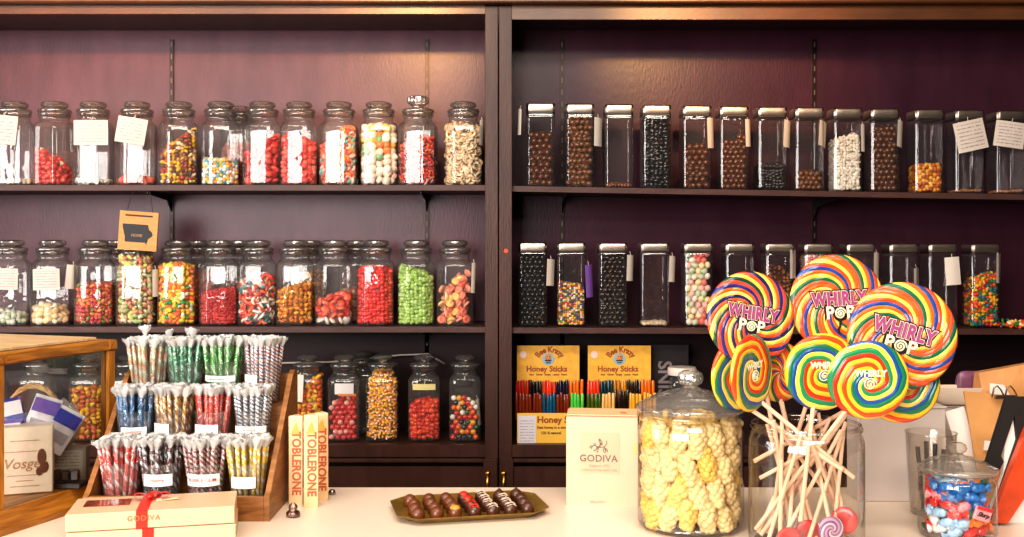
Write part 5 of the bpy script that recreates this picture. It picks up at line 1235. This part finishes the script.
for lvl in range(6):
    for j in range(10):
        a = 2*PI*(j+.5*(lvl % 2))/10-PI/2+.15; r = .042
        cn = ['red', 'orange', 'green', 'red', 'blue', 'blue'][lvl] if random.random() < .35 else order[(k*7+lvl) % len(order)]
        wrapped(cn, (wx+r*math.cos(a), wy+r*math.sin(a), CT+.018+lvl*.0145+random.uniform(-.002, .002)), (random.uniform(-.3, .3), random.uniform(-.4, .4), a+PI/2+random.uniform(-.5, .5))); k += 1
    for j in range(3): wrapped(order[(k*3+j) % len(order)], (wx+.016*math.cos(j*2.1+lvl), wy+.016*math.sin(j*2.1+lvl), CT+.018+lvl*.0145), (0, 0, random.uniform(0, 6)))
t = empty('wrapped_sweet', (wx+.020, wy-.054, CT+.052), rot=(.1, .28, .1)); tag(t, 'square pink wrapped sweet with black scribbled lettering, at the front of the small round jar', 'wrapped sweet')
MB().box((0, 0, 0), (.030, .006, .024), bev=.002).build('sweet', mat('pink square', (244, 150, 160), .35), t); MB().box((0, -.0032, .0095), (.028, .0008, .006)).build('red_edge', mat('red edge', (206, 30, 40), .4), t)
text('Slurp', .010, M_ink, t, (0, -.0037, -.001), bold=.0005, shear=.3)

# ------------------------------------------------------------------ things behind at the right
M_wc = mat('white card', (196, 182, 174), .6, var=.03)
def card_box(px0, px1, pyt, Y, d, name, label, m, cat='box', rz=0):
    x0, x1 = PX(px0, Y), PX(px1, Y); h = PZ(pyt, Y)-CT
    t = empty(name, ((x0+x1)/2, Y+d/2, CT), rz); tag(t, label, cat)
    MB().box((0, 0, h/2), (x1-x0, d, h), bev=.002).build('carton', m, t)
    MB().box((0, 0, h+.001), (x1-x0+.004, d+.004, .004), bev=.001).build('flap', m, t); return t
card_box(858, 946, 408, 2.06, .07, 'carton', 'white card carton standing behind the lollipop jar', M_wc)
x = PX(959, 2.165)
card_box(942, 985, 407, 2.145, .04, 'carton', 'narrow white carton under the paper boat, behind the clipboard', M_wc)
t = empty('paper_boat', (PX(958, 2.14), 2.155, PZ(405, 2.14)-.0)); tag(t, 'white folded paper boat tray lying on the narrow carton', 'tray')
MB().lathe([(.03, .0), (.034, .002), (.050, .026), (.053, .036), (.051, .036), (.047, .026), (.030, .004), (.0001, .004)], section(1.8, .05), cap_bot=True).build('shell', mat('boat paper', (224, 204, 186), .6), t, smooth=40); t.children[0].scale = (1.05, .5, 1)
# glass tumbler
t = empty('glass_tumbler', (PX(931, 1.965), 1.965, CT)); tag(t, 'clear glass tumbler with dark utensils behind the small round jar', 'glass')
gh2 = PZ(434, 1.94)-CT
MB().lathe([(.034, .001), (.037, .004), (.0455, gh2-.004), (.0465, gh2), (.0445, gh2), (.036, .010), (.0001, .008)], n=40).build('glass', M_clear, t, smooth=True)
for i, (a, h_) in enumerate(((-.015, .125), (-.004, .135), (.007, .13), (.018, .12))):
    tag(MB().tube([(t.location.x+a, 1.965+.006*(i % 2), CT+.010), (t.location.x+a*1.5, 1.972, CT+h_)], [.003, .0045], 8).build('dark_pen', mat('pen dark', (34, 30, 36), .4), smooth=40), ('leftmost', 'second', 'third', 'rightmost')[i]+' of four dark pens standing in the glass tumbler', 'pen', 'pens in the glass tumbler')
# white leaning card
def leaning(name, quad, Ys, th, m, label, cat):
    """flat board through four picture corners with a real thickness"""
    pts = [P(px, py, Y) for (px, py), Y in zip(quad, Ys)]
    c = sum(pts, Vector())/len(pts); nrm = (pts[1]-pts[0]).cross(pts[-1]-pts[0]).normalized()
    if nrm.y > 0: nrm = -nrm
    n_ = len(pts); vs = [p-c for p in pts]+[p-c-nrm*th for p in pts]
    fs = [tuple(range(n_)), tuple(range(2*n_-1, n_-1, -1))]+[(i, (i+1) % n_, (i+1) % n_+n_, i+n_) for i in range(n_)]
    t = empty(name, c); tag(t, label, cat); return t, MB().add(vs, fs), c
def zb(Y): return HY+(EYE-CT)*F/Y
t, mb, c = leaning('paper_sheet', [(945, 412), (964, 406), (987, zb(2.06)), (974, zb(2.06))], [2.09, 2.09, 2.06, 2.06], .0015, M_wc, 'white card leaning between the tumbler and the clipboard', 'paper'); mb.build('sheet', mat('white sheet', (232, 222, 214), .6), t)
t, mb, c = leaning('clipboard', [(964, 391), (1022, 396.5), (1036, zb(2.03)), (983, zb(2.03))], [2.075, 2.075, 2.03, 2.03], .004, M_wc, 'brown hardboard clipboard with metal clip leaning behind the black letter', 'clipboard')
mb.build('board', mat('hardboard', (196, 142, 86), .55, var=.1, vscale=25), t)
cl = MB()
for a0, b0 in ((995, 1000), (1008, 1013)):
    pts = [P(a0-3, 397, 2.062)-c, P(a0-1, 388, 2.058)-c, P(a0+2.5, 386, 2.058)-c, P(b0+1, 390, 2.058)-c, P(b0+4, 396, 2.06)-c]; cl.tube(pts, .0016, 6)
cl.build('wire_clip', mat('clip steel', (150, 140, 130), .25, metal=1), t, smooth=True)
MB().box(P(1005, 397, 2.060)-c, (.04, .006, .008), bev=.001).build('clip_plate', mat('clip steel', (150, 140, 130), .25, metal=1), t)
t, mb, c = leaning('paper_note', [(1003, 423), (1019, 424), (1016, 452), (982, 452), (983, 442), (1002, 444)], [2.0]*6, .0006, M_wc, 'white paper note stuck on the clipboard', 'paper')
t.location = P(1002, 438, 2.045); mb.v = [(x, y, z) for x, y, z in mb.v]; mb.build('sheet', mat('white sheet', (232, 222, 214), .6), t)
# kraft paper bag, violet bag
t = empty('paper_bag', (PX(1012, 2.14), 2.15, CT)); tag(t, 'brown kraft paper bag standing behind the clipboard', 'bag')
hb = PZ(368, 2.12)-CT
mb = MB(); vs = []; lv = [(0, 1, .03), (.5, 1.02, .032), (.82, 1.0, .024), (1.0, 1.03, .010)]
for (zf, wf, d_) in lv:
    for (sx, sy) in ((-1, -1), (-.3, -1.15), (.3, -.9), (1, -1), (1, 1), (0, 1.1), (-1, 1)): vs.append((sx*.066*wf, sy*d_, zf*hb+(.012*sx*zf)))
mb.add(vs, [tuple(range(6, -1, -1))]+[(i*7+k, i*7+(k+1) % 7, (i+1)*7+(k+1) % 7, (i+1)*7+k) for i in range(3) for k in range(7)])
mb.build('bag', mat('kraft paper', (196, 140, 88), .65, var=.12, vscale=20, bump=.2, bscale=25), t)
t = empty('sweet_bag', (PX(975, 2.18), 2.185, CT)); tag(t, 'violet printed sweet bag behind the white paper boat', 'bag')
hb = PZ(371, 2.18)-CT
v, f = ICO[3]
MB().add([(math.copysign(abs(x)**.3, x)*.040, y*.012, hb/2+math.copysign(abs(z)**.3, z)*hb/2) for x, y, z in v], f).build('pouch', mat('violet foil', (110, 66, 90), .35, var=.5, vscale=25), t, smooth=True)
# white napkin peeking behind the clipboard
t, mb, c = leaning('napkin', [(990, 383), (1004, 385), (1011, 397), (1012, zb(2.10)), (990, zb(2.10))], [2.10]*5, .001, M_wc, 'white paper napkin sticking up behind the clipboard', 'paper'); mb.build('sheet', mat('white sheet', (232, 222, 214), .6), t)
# big black letter sign with an orange edge
def flat(poly, Y, th, c): 
    vs = [P(px, py, Y)-c for px, py in poly]; n_ = len(vs); vs2 = [v+Vector((0, th, 0)) for v in vs]
    return MB().add(vs+vs2, [tuple(range(n_)), tuple(range(2*n_-1, n_-1, -1))]+[(i, i+n_, (i+1) % n_+n_, (i+1) % n_) for i in range(n_)])
Ya = 1.90; yb_ = zb(1.90); c = P(1010, yb_, Ya)
t = empty('letter_sign', c); tag(t, 'big black letter A sign with orange red edge at the right photo edge', 'sign')
flat([(1008, 402), (1060, 402), (1100, 430), (1062, yb_), (984, yb_), (994, 500), (1003, 474)], Ya+.004, .008, c).build('backing', mat('sign white', (228, 220, 212), .55), t)
flat([(1006.5, 397), (1040, 397), (1070, 420), (1060, 450), (1024, 440), (1014.7, 415), (1001, 456), (1004, 462), (998, 473), (986, 463)], Ya-.004, .008, c).build('letter_stroke', M_ink, t)
flat([(1014.7, 415), (1030, 405), (1050, 420), (1024, 441), (992.5, yb_), (985, yb_), (994.5, 508), (1017.4, 440)], Ya-.0045, .008, c).build('letter_stroke', M_ink, t)
flat([(1024.5, 436), (1040, 402), (1062, 402), (1030, 490), (1008, yb_), (991, yb_)], Ya-.020, .016, c).build('orange_edge', mat('orange red edge', (204, 70, 30), .35, var=.2, vscale=25, coat=.3), t)

# ------------------------------------------------------------------ light, world, camera
w = bpy.data.worlds.new('W'); SC.world = w; w.use_nodes = True
bg = w.node_tree.nodes['Background']; bg.inputs[0].default_value = (.95, .88, .82, 1); bg.inputs[1].default_value = LW
def area(name, loc, target, sx, sy, power, col):
    l = bpy.data.lights.new(name, 'AREA'); l.shape = 'RECTANGLE'; l.size = sx; l.size_y = sy; l.energy = power; l.color = col
    o = bpy.data.objects.new(name, l); COL.objects.link(o); o.location = loc
    o.rotation_euler = (Vector(target)-Vector(loc)).to_track_quat('-Z', 'Y').to_euler(); return o
for i, x in enumerate(WX): area('window_light', (x, -2.2, 1.98), (x, 3.4, 1.98), 1.12, 1.9, WP[i], (1, .95, .92))
area('side_window_light', (-3.9, 1.9, 1.75), (0, 2.9, 1.5), 1.5, 1.7, SWP, (1, .95, .92))
area('front_fill_light', (.5, -.7, 3.02), (.25, 2.3, 1.0), 2.2, .6, TP, (1, .90, .78))  # unseen fill added high behind the camera for the fronts on the counter
area('shelf_fill_light', (-.1, 1.0, 3.03), (-.1, 3.2, .9), 2.4, .5, CP, (1, .90, .78))  # unseen fill added to brighten the jars of the lowest shelf
for px in (90, 352, 740):
    l = bpy.data.lights.new('ceiling_spot', 'SPOT'); l.energy = SPW; l.color = (1, .52, .18); l.spot_size = .55; l.spot_blend = 1.0; l.shadow_soft_size = .06
    o = bpy.data.objects.new('ceiling_spot', l); COL.objects.link(o); o.location = (PX(px, 3.4)*.75, 1.7, 2.62)
    o.rotation_euler = (Vector((PX(px, 3.4)*1.02, 3.55, 2.14))-o.location).to_track_quat('-Z', 'Y').to_euler()
cam = bpy.data.cameras.new('camera'); cam.sensor_width = 36; cam.lens = 36*F/1024; cam.shift_y = -(268.5-HY)/1024; cam.clip_start = .05
co = bpy.data.objects.new('camera', cam); COL.objects.link(co); co.location = (0, 0, EYE); co.rotation_euler = (PI/2, 0, 0); SC.camera = co
cy = SC.cycles
cy.max_bounces = 24; cy.transparent_max_bounces = 40; cy.diffuse_bounces = 3; cy.glossy_bounces = 3; cy.transmission_bounces = 6
cy.caustics_reflective = False; cy.caustics_refractive = False; cy.sample_clamp_indirect = 4; cy.sample_clamp_direct = 0
cy.use_denoising = True
SC.view_settings.view_transform = 'Standard'; SC.view_settings.look = LOOK; SC.view_settings.exposure = EXPO; SC.view_settings.gamma = 1.0
